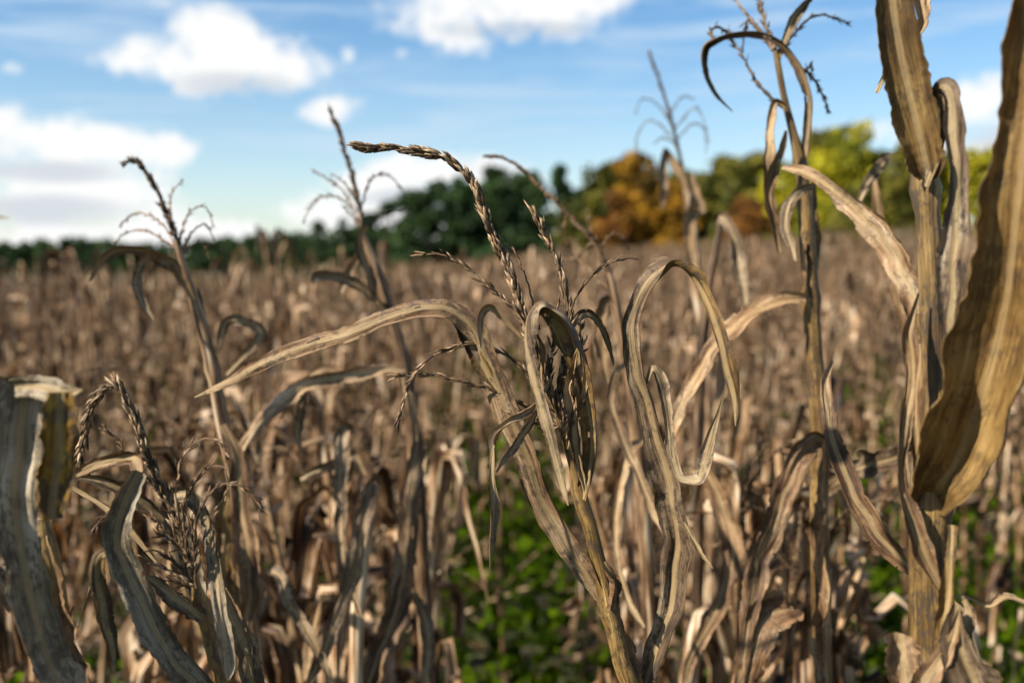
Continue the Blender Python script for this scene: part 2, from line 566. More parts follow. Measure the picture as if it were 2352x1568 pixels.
def sheet(mb, C, W, N, chord, arc, ruff, g, na=9, thick=0.0004, double=True, flip=False, vee=0.0, var=0.0, crinkle=0.10, torn=1.0, edge=1.0):
    """leaf blade along C: W across, N out of the blade; arc = curl in radians (scalar per sample)"""
    m = len(C)
    s = np.linspace(-1, 1, na)
    th = np.maximum(np.abs(arc), 1e-3)
    sg = np.where(arc < 0, -1.0, 1.0)
    full = chord / 2 / np.where(th < math.pi, np.sin(np.minimum(th, math.pi * 0.98) / 2), 1.0)   # radius
    ang = s[None, :] * th[:, None] / 2
    X = full[:, None] * np.sin(ang)
    Y = full[:, None] * (1 - np.cos(ang)) * sg[:, None]
    hw = (chord / 2)[:, None]
    Y = Y + vee * np.abs(s)[None, :] * hw
    # ruffled margins, random along the blade and different at each margin
    L = np.concatenate([[0], np.cumsum(np.linalg.norm(np.diff(C, axis=0), axis=1))])
    for side in (-1, 1):
        a = wob(m, L[-1] * 45, g) * 0.6 + wob(m, L[-1] * 16, g)
        wgt = np.clip(s * side, 0, 1) ** 2
        Y = Y + ruff * (a * chord)[:, None] * wgt[None, :]
        X = X + 0.35 * ruff * (wob(m, L[-1] * 60, g) * chord)[:, None] * wgt[None, :] * side
    # lengthwise pleats
    pl = wob(na * 4, 7, g)[::4]
    Y = Y + pl[None, :] * 0.05 * chord[:, None] * (0.6 + 0.4 * wob(m, 6, g)[:, None])
    if double:
        # sharp creases that run with the veins and cross-buckles
        ks = 6
        kv = max(4, int(L[-1] * 26))
        G = g.uniform(-1, 1, (kv + 2, ks + 2))
        fv = np.linspace(0, kv, m)
        fs = (s + 1) / 2 * ks
        iv, js = np.minimum(fv.astype(int), kv), np.minimum(fs.astype(int), ks)
        tv, ts = (fv - iv)[:, None], (fs - js)[None, :]
        D = (G[iv][:, js] * (1 - tv) + G[iv + 1][:, js] * tv) * (1 - ts) + (G[iv][:, js + 1] * (1 - tv) + G[iv + 1][:, js + 1] * tv) * ts
        Y = Y + crinkle * chord[:, None] * D
        for side in (-1, 1):
            a = 0.5 * wob(m, L[-1] * 90, g) + 0.5 * wob(m, L[-1] * 30, g)
            X = X * (1 + 0.16 * edge * a[:, None] * np.clip(s * side, 0, 1)[None, :] ** 2)
    # midrib
    Y = Y - 0.05 * chord[:, None] * np.exp(-(s / 0.12) ** 2)[None, :]
    V = C[:, None] + W[:, None] * X[..., None] + N[:, None] * Y[..., None]
    UV = np.stack([s[None, :] * (chord / 2)[:, None] * np.maximum(1, th / 2)[:, None] + 0.5, np.broadcast_to(L[:, None], (m, na))], -1)
    if not double:
        mb.grid(V, UV, 0, flip, var)
        return
    du = np.gradient(V, axis=1)
    dv = np.gradient(V, axis=0)
    nn = unit(np.cross(du, dv))
    B = V - nn * thick
    UVb = UV + np.array([2.0, 0.9])
    keep = np.ones((m - 1, na - 1), bool)
    if torn > 0 and m > 30:
        for _ in range(int(torn * (1 + L[-1] * 9))):            # slits along the veins
            r0, ln, cidx = g.integers(4, m - 6), int(g.integers(2, 9)), g.integers(1, na - 2)
            keep[r0:r0 + ln, cidx] = False if g.random() < 0.55 else keep[r0:r0 + ln, cidx]
        for _ in range(int(torn * (1 + L[-1] * 22))):           # ragged margins
            r0, ln = g.integers(4, m - 3), int(g.integers(1, 5))
            keep[r0:r0 + ln, 0 if g.random() < 0.5 else na - 2] = False
    mb.grid(V, UV, 0, False, var, keep)
    mb.grid(B, UVb, 1, True, var, keep)
    if torn > 0:
        return
    for k in (0, na - 1):
        E = np.stack([V[:, k], B[:, k]], 1)
        mb.grid(E, np.stack([UV[:, k], UV[:, k]], 1), 0, k == 0, var)


def spikelet_set(mb, base, axis, length, width, g, mat=0):
    """many small pointed husks; base, axis (n,3)"""
    n = len(base)
    a = unit(axis)
    r = unit(np.cross(a, g.normal(size=(n, 3))))
    b = np.cross(a, r)
    L = length[:, None]
    Wd = width[:, None]
    k = 5
    verts = [base]
    for (t, ws) in ((0.28, 0.9), (0.62, 0.75)):
        for j in range(k):
            th = 2 * math.pi * j / k + (t * 2)
            verts.append(base + a * L * t + (r * math.cos(th) + b * math.sin(th) * 0.62) * Wd * ws / 2)
    verts.append(base + a * L + r * Wd * 0.25)
    V = np.stack(verts, 1)                      # n, 12, 3
    nv = V.shape[1]
    f3 = [(0, 1 + (j + 1) % k, 1 + j) for j in range(k)] + [(nv - 1, 1 + k + j, 1 + k + (j + 1) % k) for j in range(k)]
    f4 = [(1 + j, 1 + (j + 1) % k, 1 + k + (j + 1) % k, 1 + k + j) for j in range(k)]
    offs = (np.arange(n) * nv)[:, None, None]
    F3 = (np.array(f3)[None] + offs).reshape(-1, 3)
    F4 = (np.array(f4)[None] + offs).reshape(-1, 4)
    t = np.array([0] + [0.28] * k + [0.62] * k + [1.0])
    q = np.array([0] + list(range(k)) * 2 + [0])
    UV = np.stack([np.broadcast_to(q * 0.0012, (n, nv)) + g.uniform(0, 3, n)[:, None], t[None] * length[:, None] * 1.0], -1)
    mb.add(V.reshape(-1, 3), F4, F3, UV.reshape(-1, 2), mat, np.repeat(g.uniform(0, 1, n), nv))


def spike(mb, C, r0, r1, g, dens, slen, swid, splay=0.35, mat=0, seg=6, jitter=0.4, rmat=None):
    """a tassel branch: thin axis C clothed in husks (dens per metre)"""
    m = len(C)
    rad = np.linspace(r0, r1, m) * (1 + 0.12 * wob(m, 25, g))
    tube(mb, C, rad, seg, mat if rmat is None else rmat)
    T, W, N = frames(C)
    L = np.concatenate([[0], np.cumsum(np.linalg.norm(np.diff(C, axis=0), axis=1))])
    n = max(2, int(L[-1] * dens))
    u = np.sort(g.uniform(0.0, 1.0, n)) * L[-1] * 0.985
    i = np.clip(np.searchsorted(L, u) - 1, 0, m - 2)
    f = ((u - L[i]) / np.maximum(L[i + 1] - L[i], 1e-9))[:, None]
    base = C[i] * (1 - f) + C[i + 1] * f
    th = np.arange(n) * 2.4 + g.uniform(-0.5, 0.5, n)
    out = W[i] * np.cos(th)[:, None] + N[i] * np.sin(th)[:, None]
    rr = (r0 + (r1 - r0) * u / L[-1])[:, None]
    ax = T[i] + out * (splay * (1 + jitter * g.normal(size=n)))[:, None]
    spikelet_set(mb, base + out * rr * 0.8, ax, slen * g.uniform(0.7, 1.2, n), swid * g.uniform(0.75, 1.15, n), g, mat)


# ------------------------------------------------------------------ terrain


def ground_z(x, y):
    x = np.asarray(x, float)
    y = np.asarray(y, float)
    k = x / np.maximum(y, 1.0)
    rise = smooth01(y, 5, 80) * (-3.2 * smooth01(-k, -0.08, 0.45) + 2.7 * smooth01(k, -0.15, 0.6))
    return rise + 0.02 * np.sin(x * 1.7 + y * 0.6) * np.cos(y * 1.3)


def build_ground():
    mb = MB()
    xs = np.concatenate([-np.geomspace(900, 14, 18), np.linspace(-13, 13, 53), np.geomspace(14, 900, 18)])
    ys = np.concatenate([[-700, -200, -60, -20, -8], np.linspace(-5, 16, 43), np.geomspace(17, 1200, 34)])
    X, Y = np.meshgrid(xs, ys)
    Z = ground_z(X, Y)
    V = np.stack([X, Y, Z], -1)
    mb.grid(V, np.stack([X, Y], -1))
    o = ob('ground', mb.mesh('ground', [M['soil']]))
    o['kind'] = 'structure'
    o['label'] = 'brown soil of the corn field with patches of green'
    return o


build_ground()

# ------------------------------------------------------------------ foreground plants (built one by one)


class Plant:
    def __init__(self, name, label, stalk, depth, widths, seed, foot_dx=0.0, mat='stalk', nodes=(), group=None):
        """stalk: [(px,py)...] from the bottom of the picture upwards; depth one value or a list; widths in px"""
        self.g = np.random.default_rng(seed)
        pts = np.array(stalk, float)
        n = len(pts)
        d = interp_list(depth, n)
        wd = interp_list(widths, n)
        c = np.array([P(a[0], a[1], dd) for a, dd in zip(pts, d)])
        r = wd / FPX * d / 2
        # on down to the soil
        low = c[0]
        gx, gy = low[0] + foot_dx, low[1] + 0.03
        gz = float(ground_z(gx, gy))
        k = 5
        ext = np.array([[gx + (low[0] - gx) * (t ** 1.5), gy + (low[1] - gy) * t, gz + (low[2] - gz) * t] for t in np.linspace(0, 1, k, endpoint=False)])
        C = np.vstack([ext, c])
        rr = np.concatenate([np.linspace(max(r[0] * 1.25, 0.009), r[0], k, endpoint=False), r])
        self.base = np.array([gx, gy, gz])
        self.root = bpy.data.objects.new(name, None)
        self.root.empty_display_size = 0.1
        COL.objects.link(self.root)
        self.root.location = self.base
        tag(self.root, label, 'corn plant', group)
        m = 120
        S = catmull(np.hstack([C, rr[:, None]]), m)
        C, rad = S[:, :3], np.maximum(S[:, 3], 0.0008)
        C = C + np.stack([wob(m, 22, self.g), wob(m, 22, self.g), 0 * C[:, 0]], 1) * (rad * 0.12)[:, None]
        rad = rad * (1 + 0.04 * wob(m, 40, self.g))
        # swollen joints
        for (nx, ny) in nodes:
            pn = np.array([P(nx, ny, dd) for dd in d]).mean(0)
            q = P(nx, ny, float(np.mean(d)))
            i = np.argmin(np.linalg.norm(C - q, axis=1))
            L = np.linalg.norm(C - C[i], axis=1)
            rad = rad * (1 + 0.28 * np.exp(-(L / 0.006) ** 2))
        mb = MB()
        tube(mb, C, rad, 14, ridge=0.02)
        self.stalk = ob('stalk', mb.mesh('stalk', [M[mat]], origin=self.base), self.root)
        self.C = C

    def leaf(self, pts, depth, ang=(0,), curl=(40,), mats=('leaf_grey', 'leaf_gold'), ruff=0.10, name='leaf', na=13, vee=0.0, label=None, m=None, comp=True, crum=1.0, torn=1.0):
        g = self.g
        p = np.array(pts, float)
        n = len(p)
        d = interp_list(depth, n)
        # even spread of depth along real length in the picture
        c = np.array([P(a[0], a[1], dd) for a, dd in zip(p, d)])
        wd = p[:, 2] / FPX * d
        aa = np.radians(interp_list(ang, n))
        cc = np.radians(interp_list(curl, n))
        m = m or max(60, int(20 * n))
        S = catmull(np.hstack([c, wd[:, None], aa[:, None], cc[:, None]]), m)
        C = S[:, :3]
        chord = np.maximum(S[:, 3], 0.0006)
        Ll = np.linalg.norm(np.diff(C, axis=0), axis=1).sum()
        a = S[:, 4] + crum * (0.38 * wob(m, Ll * 14, g) + 0.24 * wob(m, Ll * 40, g))
        if comp:
            chord = chord / np.maximum(np.abs(np.cos(a)), 0.45)
        T = unit(np.gradient(C, axis=0))
        Vw = unit(C - CAM)
        Sx = unit(np.cross(T, Vw))
        env = np.sin(np.linspace(0, math.pi, m)) ** 0.5
        C = C + Sx * (crum * env * chord * (0.10 * wob(m, Ll * 22, g) + 0.05 * wob(m, Ll * 60, g)))[:, None]
        T = unit(np.gradient(C, axis=0))
        Sx = unit(np.cross(T, Vw))
        Nn = np.cross(Sx, T)                      # towards / away from the camera
        W = Sx * np.cos(a)[:, None] + Nn * np.sin(a)[:, None]
        N = np.cross(T, W)
        chord = chord * (0.94 + 0.14 * wob(m, 14, g) + 0.06 * wob(m, 50, g))
        S[:, 5] = S[:, 5] * (1 + 0.35 * wob(m, Ll * 18, g))
        ruff = ruff * 1.5
        mb = MB()
        sheet(mb, C, W, N, chord, S[:, 5], ruff, g, na=na, vee=vee, thick=0.0004, crinkle=0.05 + 0.07 * crum, torn=torn, edge=min(1.0, crum))
        o = ob(name, mb.mesh(name, [M[mats[1]], M[mats[0]]], origin=self.base), self.root)
        if label:
            o['label'] = label
        return o

    def path(self, pts, depth, m=None):
        p = np.array(pts, float)
        d = interp_list(depth, len(p))
        c = np.array([P(a[0], a[1], dd) for a, dd in zip(p, d)])
        return catmull(c, m or 12 * len(p))

    def tassel(self, pts, depth, wpx=10, splay=0.3, dens=900, slen=0.010, swid=0.0028, mat='tassel', r=(0.0016, 0.0006), name='tassel', parent=None, label=None):
        C = self.path(pts, depth)
        C = C + np.stack([wob(len(C), 20, self.g), wob(len(C), 20, self.g), wob(len(C), 20, self.g)], 1) * 0.0008
        mb = MB()
        spike(mb, C, r[0], r[1], self.g, dens, slen, swid, splay)
        o = ob(name, mb.mesh(name, [M[mat]], origin=self.base), self.root if parent is None else parent)
        if label:
            o['label'] = label
        return o



# ---- the sharp plant in the middle
p = Plant('corn_plant', 'sharply focused withered corn plant with long drooping tassel in the centre', [(1448, 1600), (1432, 1540), (1408, 1440), (1395, 1385), (1372, 1275), (1352, 1195), (1332, 1140), (1316, 1075), (1296, 1010), (1278, 945), (1262, 880), (1245, 810)],
          0.75, (42, 41, 39, 40, 35, 34, 32, 17, 14, 13, 11, 9), 1, foot_dx=0.05, nodes=((1395, 1385), (1332, 1140)))
t0 = p.tassel([(1278, 945), (1250, 860), (1222, 790), (1196, 700), (1172, 625), (1142, 565), (1112, 492), (1090, 432), (1050, 380), (985, 353), (900, 341), (820, 335)], (0.75, 0.75, 0.75, 0.74, 0.73, 0.72), dens=1000, slen=0.0125, swid=0.0040, splay=0.16, mat='tassel_mid', r=(0.0028, 0.0016))
BR = dict(name='tassel_branch', parent=t0)
p.tassel([(1282, 960), (1292, 870), (1302, 790), (1306, 720), (1297, 655), (1278, 595), (1250, 540), (1222, 483)], 0.755, dens=800, slen=0.0115, swid=0.0034, splay=0.15, mat='tassel_mid', r=(0.0022, 0.0012), **BR)
p.tassel([(1240, 830), (1215, 770), (1180, 710), (1140, 670), (1098, 638), (1058, 604), (1018, 588), (972, 585)], (0.75, 0.73), dens=330, slen=0.011, swid=0.0024, splay=0.18, r=(0.0010, 0.0006), **BR)
p.tassel([(1285, 900), (1298, 800), (1305, 740), (1322, 682), (1355, 640), (1402, 604), (1440, 595), (1465, 597)], (0.75, 0.74), dens=260, slen=0.011, swid=0.0023, splay=0.15, r=(0.0010, 0.0005), **BR)
p.tassel([(1240, 760), (1218, 670), (1200, 620), (1185, 585), (1155, 535)], (0.76, 0.77), dens=200, slen=0.007, swid=0.0014, splay=0.15, r=(0.0008, 0.0004), **BR)
p.tassel([(1282, 960), (1255, 915), (1215, 862), (1160, 815), (1110, 795), (1057, 795), (990, 820), (950, 865), (930, 915), (914, 982)], (0.75, 0.75, 0.74, 0.73), dens=520, slen=0.0095, swid=0.0022, splay=0.12, r=(0.0011, 0.0006), **BR)
p.tassel([(1288, 985), (1250, 965), (1200, 928), (1125, 893), (1090, 884), (1030, 868), (960, 862), (905, 865)], (0.75, 0.74), dens=520, slen=0.0095, swid=0.0022, splay=0.14, r=(0.0011, 0.0005), **BR)
p.tassel([(1284, 960), (1258, 905), (1243, 840), (1232, 790), (1215, 745), (1180, 700)], 0.745, dens=420, slen=0.011, swid=0.0024, splay=0.3, r=(0.0011, 0.0006), **BR)
p.tassel([(1290, 990), (1300, 905), (1318, 840), (1335, 800), (1350, 770)], 0.745, dens=420, slen=0.011, swid=0.0024, splay=0.35, mat='tassel_mid', r=(0.0011, 0.0006), **BR)
p.tassel([(1290, 985), (1265, 930), (1262, 860), (1268, 800), (1272, 740), (1285, 690)], 0.755, dens=420, slen=0.011, swid=0.0024, splay=0.3, r=(0.0010, 0.0006), **BR)
p.tassel([(1300, 1010), (1318, 950), (1322, 900), (1312, 860)], 0.74, dens=300, slen=0.012, swid=0.0026, splay=0.5, r=(0.0010, 0.0006), **BR)
p.tassel([(1290, 985), (1262, 985), (1225, 968), (1190, 950)], 0.745, dens=420, slen=0.011, swid=0.0025, splay=0.2, r=(0.0009, 0.0005), **BR)
gt = np.random.default_rng(91)
for k in range(3):
    bx, by = 1292 - k * 4, 1000 - k * 18
    tx, ty = 1185 + gt.uniform(0, 165), 690 + gt.uniform(0, 190)
    mx, my = (bx + tx) / 2 + gt.uniform(-25, 25), (by + ty) / 2 + gt.uniform(-10, 20)
    p.tassel([(bx, by), (mx, my), (tx, ty)], (0.75, 0.75 + gt.uniform(-0.025, 0.025)), dens=420, slen=0.011, swid=0.0026, splay=0.32, mat='tassel', r=(0.0010, 0.0005), **BR)
for pts in ([(1302, 1030, 6), (1312, 960, 16), (1305, 890, 18), (1318, 830, 12), (1332, 790, 3)], [(1270, 940, 5), (1245, 880, 12), (1250, 810, 12), (1232, 760, 3)], [(1296, 1000, 6), (1330, 930, 14), (1345, 850, 12), (1338, 800, 3)],
            [(1345, 1130, 8), (1330, 1060, 20), (1322, 990, 22), (1330, 920, 14), (1322, 870, 3)]):
    p.leaf(pts, (0.745, 0.735), ang=(gt.uniform(-40, 40), gt.uniform(-40, 60)), curl=(130,), mats=('leaf_tan', 'leaf_grey'), ruff=0.15, crum=1.6)
# long leaf: up from the joint, over, and out to the side
p.leaf([(1400, 1390, 20), (1340, 1310, 42), (1255, 1170, 54), (1195, 1030, 60), (1158, 920, 62), (1120, 820, 58), (1085, 750, 50), (1040, 712, 38), (985, 706, 40), (900, 728, 42), (800, 760, 40), (700, 796, 38), (600, 838, 30), (520, 878, 20), (448, 912, 3)],
       (0.75, 0.75, 0.745, 0.74, 0.74, 0.77, 0.82, 0.86), ang=(35, 25, 20, 25, 30, 10, -30, -38, -35, -30, -25, -30, -35), curl=(150, 140, 120, 110, 90, 70, 60, 70, 80, 90, 90), mats=('leaf_brown', 'leaf_gold'), ruff=0.05, vee=-0.45)
# golden inner fold of the same leaf
p.leaf([(1150, 900, 16), (1115, 850, 34), (1085, 800, 40), (1060, 755, 36), (1040, 722, 20)], (0.745, 0.75), ang=(10, 0, -15), curl=(60,), mats=('leaf_gold', 'leaf_gold'), ruff=0.06)
# upright leaf that doubles back into a pale hanging strip
p.leaf([(1338, 1145, 26), (1352, 1080, 38), (1358, 990, 40), (1348, 905, 44), (1325, 820, 46), (1295, 745, 42), (1262, 708, 30), (1236, 702, 24), (1213, 735, 26), (1207, 790, 30), (1224, 860, 34), (1248, 950, 30), (1272, 1040, 26), (1290, 1110, 18), (1305, 1160, 3)],
       (0.745, 0.74, 0.735, 0.73, 0.72, 0.715), ang=(25, 20, 15, 25, 60, 110, 150, 165, 170, 175), curl=(160, 150, 140, 120, 70, 60, 80, 90, 80), mats=('leaf_gold', 'leaf_grey'), ruff=0.07)
# the tattered strip hanging on the left of the stem
p.leaf([(1262, 870, 5), (1232, 925, 12), (1200, 950, 14), (1165, 972, 16), (1142, 1010, 16), (1130, 1080, 14), (1130, 1150, 15), (1126, 1230, 12), (1125, 1315, 3)], (0.74, 0.72, 0.71), ang=(0, 60, 20, -40, 30, 80, 20), curl=(120,), mats=('leaf_grey', 'leaf_tan'), ruff=0.22)
p.leaf([(1258, 885, 6), (1225, 950, 12), (1190, 1010, 13), (1160, 1050, 12), (1140, 1085, 4)], (0.735, 0.72), ang=(20, 50, 0), curl=(110,), mats=('leaf_grey', 'leaf_tan'), ruff=0.2)
p.leaf([(1205, 780, 6), (1160, 735, 12), (1130, 705, 14), (1108, 712, 14), (1098, 745, 14), (1104, 800, 5)], (0.735, 0.72), ang=(40, 0, 40, 70), curl=(120,), mats=('leaf_tan', 'leaf_grey'), ruff=0.15)
p.leaf([(1305, 770, 6), (1322, 738, 14), (1350, 724, 18), (1378, 745, 16), (1395, 785, 14), (1408, 838, 4)], (0.76, 0.78), ang=(20, 40, -10, 30), curl=(100,), mats=('leaf_tan', 'leaf_tan'), ruff=0.2)
# the tall arching leaf
p.leaf([(1462, 1660, 30), (1488, 1560, 44), (1515, 1470, 56), (1545, 1360, 66), (1560, 1250, 72), (1545, 1160, 62), (1518, 1050, 52), (1492, 940, 50), (1465, 860, 46), (1450, 790, 44), (1452, 725, 42), (1480, 660, 40), (1520, 622, 34), (1552, 611, 26), (1588, 635, 26), (1622, 695, 28), (1652, 780, 32), (1676, 870, 30), (1687, 925, 18), (1689, 978, 2)],
       (0.77, 0.755, 0.745, 0.74, 0.735, 0.73, 0.71, 0.70), ang=(20, 10, 5, 15, 25, 20, 10, 5, 15, 40, 75, 110, 140, 160, 170, 170), curl=(70, 60, 60, 100, 130, 110, 90, 80, 70, 80, 90), mats=('leaf_grey', 'leaf_gold'), ruff=0.06, vee=0.1)
p.leaf([(1488, 880, 10), (1500, 848, 18), (1520, 880, 26), (1532, 960, 24), (1543, 1030, 26), (1553, 1070, 26), (1560, 1090, 22), (1568, 1099, 18), (1586, 1101, 20), (1602, 1098, 24), (1608, 1086, 30), (1616, 1058, 32), (1640, 980, 16), (1664, 900, 3)], (0.735, 0.73, 0.72), ang=(50, 20, 10, 0, 45, 20, 0), curl=(90, 80, 60, 40), mats=('leaf_brown', 'leaf_brown'), ruff=0.07, m=160, crum=0.9)
p.leaf([(1570, 1200, 5), (1590, 1235, 13), (1612, 1272, 10), (1638, 1305, 2)], (0.735, 0.72), ang=(30, 0), curl=(80,), mats=('leaf_grey', 'leaf_grey'), ruff=0.1)
p.leaf([(1398, 1395, 22), (1402, 1360, 24), (1398, 1320, 22), (1385, 1290, 8)], 0.742, ang=(-30,), curl=(150,), mats=('leaf_tan', 'leaf_tan'), name='sheath')
p.leaf([(1462, 1640, 26), (1442, 1540, 22), (1425, 1460, 18), (1405, 1395, 8)], 0.752, ang=(-50,), curl=(120,), mats=('leaf_tan', 'leaf_gold'), name='sheath')

# ---- the sharp plant low on the left with the folded tassel
p = Plant('corn_plant', 'mildewed grey corn plant with a tassel folded over, low beside the huge near leaf', [(520, 1620), (497, 1520), (478, 1440), (462, 1400), (446, 1330), (420, 1240), (392, 1165), (365, 1110)],
          0.68, (40, 38, 36, 34, 20, 14, 12, 10), 2, foot_dx=0.03, nodes=((465, 1405),))
t0 = p.tassel([(420, 1240), (392, 1165), (365, 1110), (345, 1060), (328, 1008), (310, 958), (292, 922), (268, 884), (242, 893), (215, 930), (195, 985), (183, 1062)], (0.68, 0.675, 0.67, 0.67, 0.675), dens=1500, slen=0.0105, swid=0.0031, splay=0.2, mat='tassel_mid', r=(0.0024, 0.0012))
BR = dict(name='tassel_branch', parent=t0)
for pts, dd in (
    ([(440, 1330), (428, 1280), (412, 1220), (404, 1150), (407, 1111), (416, 1059), (445, 1021), (492, 1007), (526, 1052)], 0.67),
    ([(445, 1340), (430, 1270), (421, 1186), (432, 1136), (455, 1097), (487, 1070), (515, 1075), (526, 1111), (511, 1153), (492, 1198)], 0.675),
    ([(450, 1350), (446, 1290), (449, 1229), (456, 1182), (478, 1134), (511, 1110), (544, 1112), (582, 1139), (602, 1178)], 0.665),
    ([(380, 1150), (350, 1110), (322, 1078), (303, 1054), (284, 1030), (265, 1007), (241, 983)], 0.67),
    ([(420, 1260), (390, 1225), (340, 1182), (300, 1168), (270, 1170), (245, 1182), (226, 1198), (210, 1222)], 0.672),
    ([(440, 1335), (415, 1305), (393, 1285), (359, 1266), (326, 1268)], 0.67),
    ([(445, 1345), (420, 1325), (390, 1310), (362, 1298), (335, 1285)], 0.668),
    ([(440, 1350), (415, 1342), (385, 1335), (360, 1325)], 0.672),
    ([(435, 1300), (420, 1250), (410, 1200), (385, 1150)], 0.664),
    ([(442, 1330), (448, 1270), (440, 1210), (446, 1160)], 0.676),
    ([(425, 1270), (395, 1240), (372, 1225), (355, 1222)], 0.666),
):
    p.tassel(pts, (dd, dd - 0.01), dens=360, slen=0.0085, swid=0.0017, splay=0.2, mat='tassel', r=(0.0010, 0.0005), **BR)
p.leaf([(540, 1680, 40), (470, 1600, 66), (415, 1535, 74), (365, 1470, 72), (325, 1390, 68), (292, 1310, 66), (276, 1240, 66), (284, 1170, 60), (304, 1115, 46), (324, 1082, 34)], (0.68, 0.66, 0.65, 0.645), ang=(-20, -15, -5, 0, 5, 10), curl=(60, 60, 50, 60, 70), mats=('leaf_pale', 'leaf_gold'), ruff=0.05, vee=0.12)
p.leaf([(322, 1086, 30), (308, 1052, 30), (270, 1055, 34), (220, 1068, 32), (160, 1092, 20)], (0.645, 0.66, 0.67), ang=(10, 30, 20), curl=(80,), mats=('leaf_tan', 'leaf_grey'), ruff=0.05)
p.leaf([(468, 1408, 26), (445, 1320, 56), (418, 1230, 64), (398, 1165, 60), (402, 1138, 50), (435, 1142, 44), (466, 1190, 40), (486, 1270, 40), (503, 1360, 42), (514, 1450, 42), (520, 1530, 34), (522, 1562, 8)], (0.69, 0.70, 0.695, 0.68, 0.66, 0.65), ang=(10, 0, -10, -50, -20, 10, 15), curl=(70, 60, 50, 60, 80, 80), mats=('leaf_pale', 'leaf_pale'), ruff=0.05)
p.leaf([(468, 1418, 26), (440, 1398, 38), (400, 1370, 36), (362, 1338, 26), (338, 1322, 6)], (0.675, 0.66), ang=(20, 10, 0), curl=(130,), mats=('leaf_grey', 'leaf_grey'), ruff=0.05)
p.leaf([(300, 1262, 8), (262, 1272, 18), (232, 1278, 28), (226, 1330, 34), (238, 1410, 36), (252, 1475, 30), (262, 1545, 6)], (0.66, 0.65), ang=(-60, -40, 10, 25, 30), curl=(80,), mats=('leaf_gold', 'leaf_grey'), ruff=0.08)
p.leaf([(420, 1250, 8), (370, 1190, 26), (310, 1138, 30), (240, 1104, 28), (160, 1094, 12)], (0.71, 0.70, 0.69), ang=(0, 20, 10), curl=(70,), mats=('leaf_grey', 'leaf_tan'), ruff=0.06)
p.leaf([(245, 1260, 4), (215, 1330, 8), (195, 1390, 6), (180, 1440, 2)], 0.69, ang=(30,), curl=(60,), mats=('leaf_grey', 'leaf_grey'))
p.leaf([(600, 1660, 60), (575, 1560, 62), (552, 1470, 54), (530, 1400, 30), (515, 1350, 8)], 0.70, ang=(-10,), curl=(110,), mats=('leaf_grey', 'leaf_tan'), ruff=0.04, name='sheath')
p.leaf([(525, 1640, 20), (508, 1560, 26), (488, 1470, 26), (470, 1400, 18)], 0.685, ang=(20,), curl=(140,), mats=('leaf_gold', 'leaf_gold'), name='sheath')
p.leaf([(360, 1290, 5), (300, 1220, 14), (240, 1165, 16), (165, 1118, 8)], (0.74, 0.76), ang=(30, 10), curl=(70,), mats=('leaf_tan', 'leaf_tan'))

# ---- the huge near leaf at the left border
p = Plant('corn_plant', 'corn plant with a broad grey leaf folded down over itself at the left edge', [(150, 1640), (135, 1500), (118, 1350), (105, 1240), (98, 1190)], 0.62, (70, 66, 60, 48, 30), 3, foot_dx=0.02)
p.leaf([(210, 1720, 60), (150, 1600, 84), (95, 1470, 92), (62, 1330, 98), (45, 1200, 104), (40, 1080, 116), (46, 980, 130), (55, 900, 140), (62, 866, 140)], (0.61, 0.59, 0.58, 0.575), ang=(-25, -15, 0, 10, 10), curl=(80, 70, 60, 50), mats=('leaf_pale', 'leaf_gold'), ruff=0.03, vee=0.1, na=17, torn=0.2, crum=0.7)
p.leaf([(-40, 905, 40), (20, 888, 52), (75, 884, 56), (118, 892, 60), (150, 900, 44), (190, 894, 4)], (0.58, 0.565, 0.555), ang=(-20, -10, 0), curl=(60,), mats=('leaf_pale', 'leaf_pale'), ruff=0.03, na=13, crum=0.4, torn=0.2)
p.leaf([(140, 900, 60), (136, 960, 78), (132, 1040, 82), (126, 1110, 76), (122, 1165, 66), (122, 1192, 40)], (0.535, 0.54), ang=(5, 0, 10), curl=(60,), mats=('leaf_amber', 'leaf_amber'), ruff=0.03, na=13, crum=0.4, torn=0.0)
p.leaf([(190, 1700, 70), (150, 1560, 74), (128, 1430, 68), (112, 1320, 56), (98, 1230, 30)], 0.615, ang=(0,), curl=(150,), mats=('leaf_tan', 'leaf_gold'), ruff=0.03, name='sheath')
p.leaf([(-60, 1250, 20), (-10, 1330, 50), (30, 1390, 40), (60, 1420, 10)], 0.6, ang=(10,), curl=(70,), mats=('leaf_grey', 'leaf_tan'))
p.leaf([(168, 1640, 14), (162, 1520, 18), (160, 1430, 16), (170, 1390, 4)], 0.635, ang=(30,), curl=(90,), mats=('leaf_tan', 'leaf_tan'), name='sheath')
p.leaf([(-80, 545, 6), (-40, 510, 16), (-10, 500, 10), (22, 500, 2)], 0.5, ang=(30,), curl=(60,), mats=('leaf_tan', 'leaf_tan'))

# ---- the big near plant at the right border
p = Plant('corn_plant', 'thick stalked corn plant with huge gutter shaped leaves, near the right edge', [(2148, 1640), (2142, 1500), (2138, 1380), (2132, 1250), (2132, 1135), (2142, 1020), (2146, 900), (2142, 780), (2138, 650), (2132, 520), (2126, 405), (2118, 340)],
          (0.63, 0.63, 0.635, 0.64, 0.645), (112, 106, 100, 90, 84, 64, 58, 56, 56, 54, 58, 44), 4, foot_dx=0.02, nodes=((2132, 1140), (2126, 405)))
p.leaf([(2130, 410, 34), (2128, 380, 76), (2112, 310, 94), (2088, 210, 98), (2066, 110, 94), (2052, 20, 88), (2042, -80, 80), (2040, -180, 60)], (0.632, 0.625, 0.615, 0.605), ang=(0, 0, -8, -12), curl=(170, 160, 140, 120), mats=('leaf_umber', 'leaf_gold'), ruff=0.012, na=13, crum=0.03, torn=0.0)
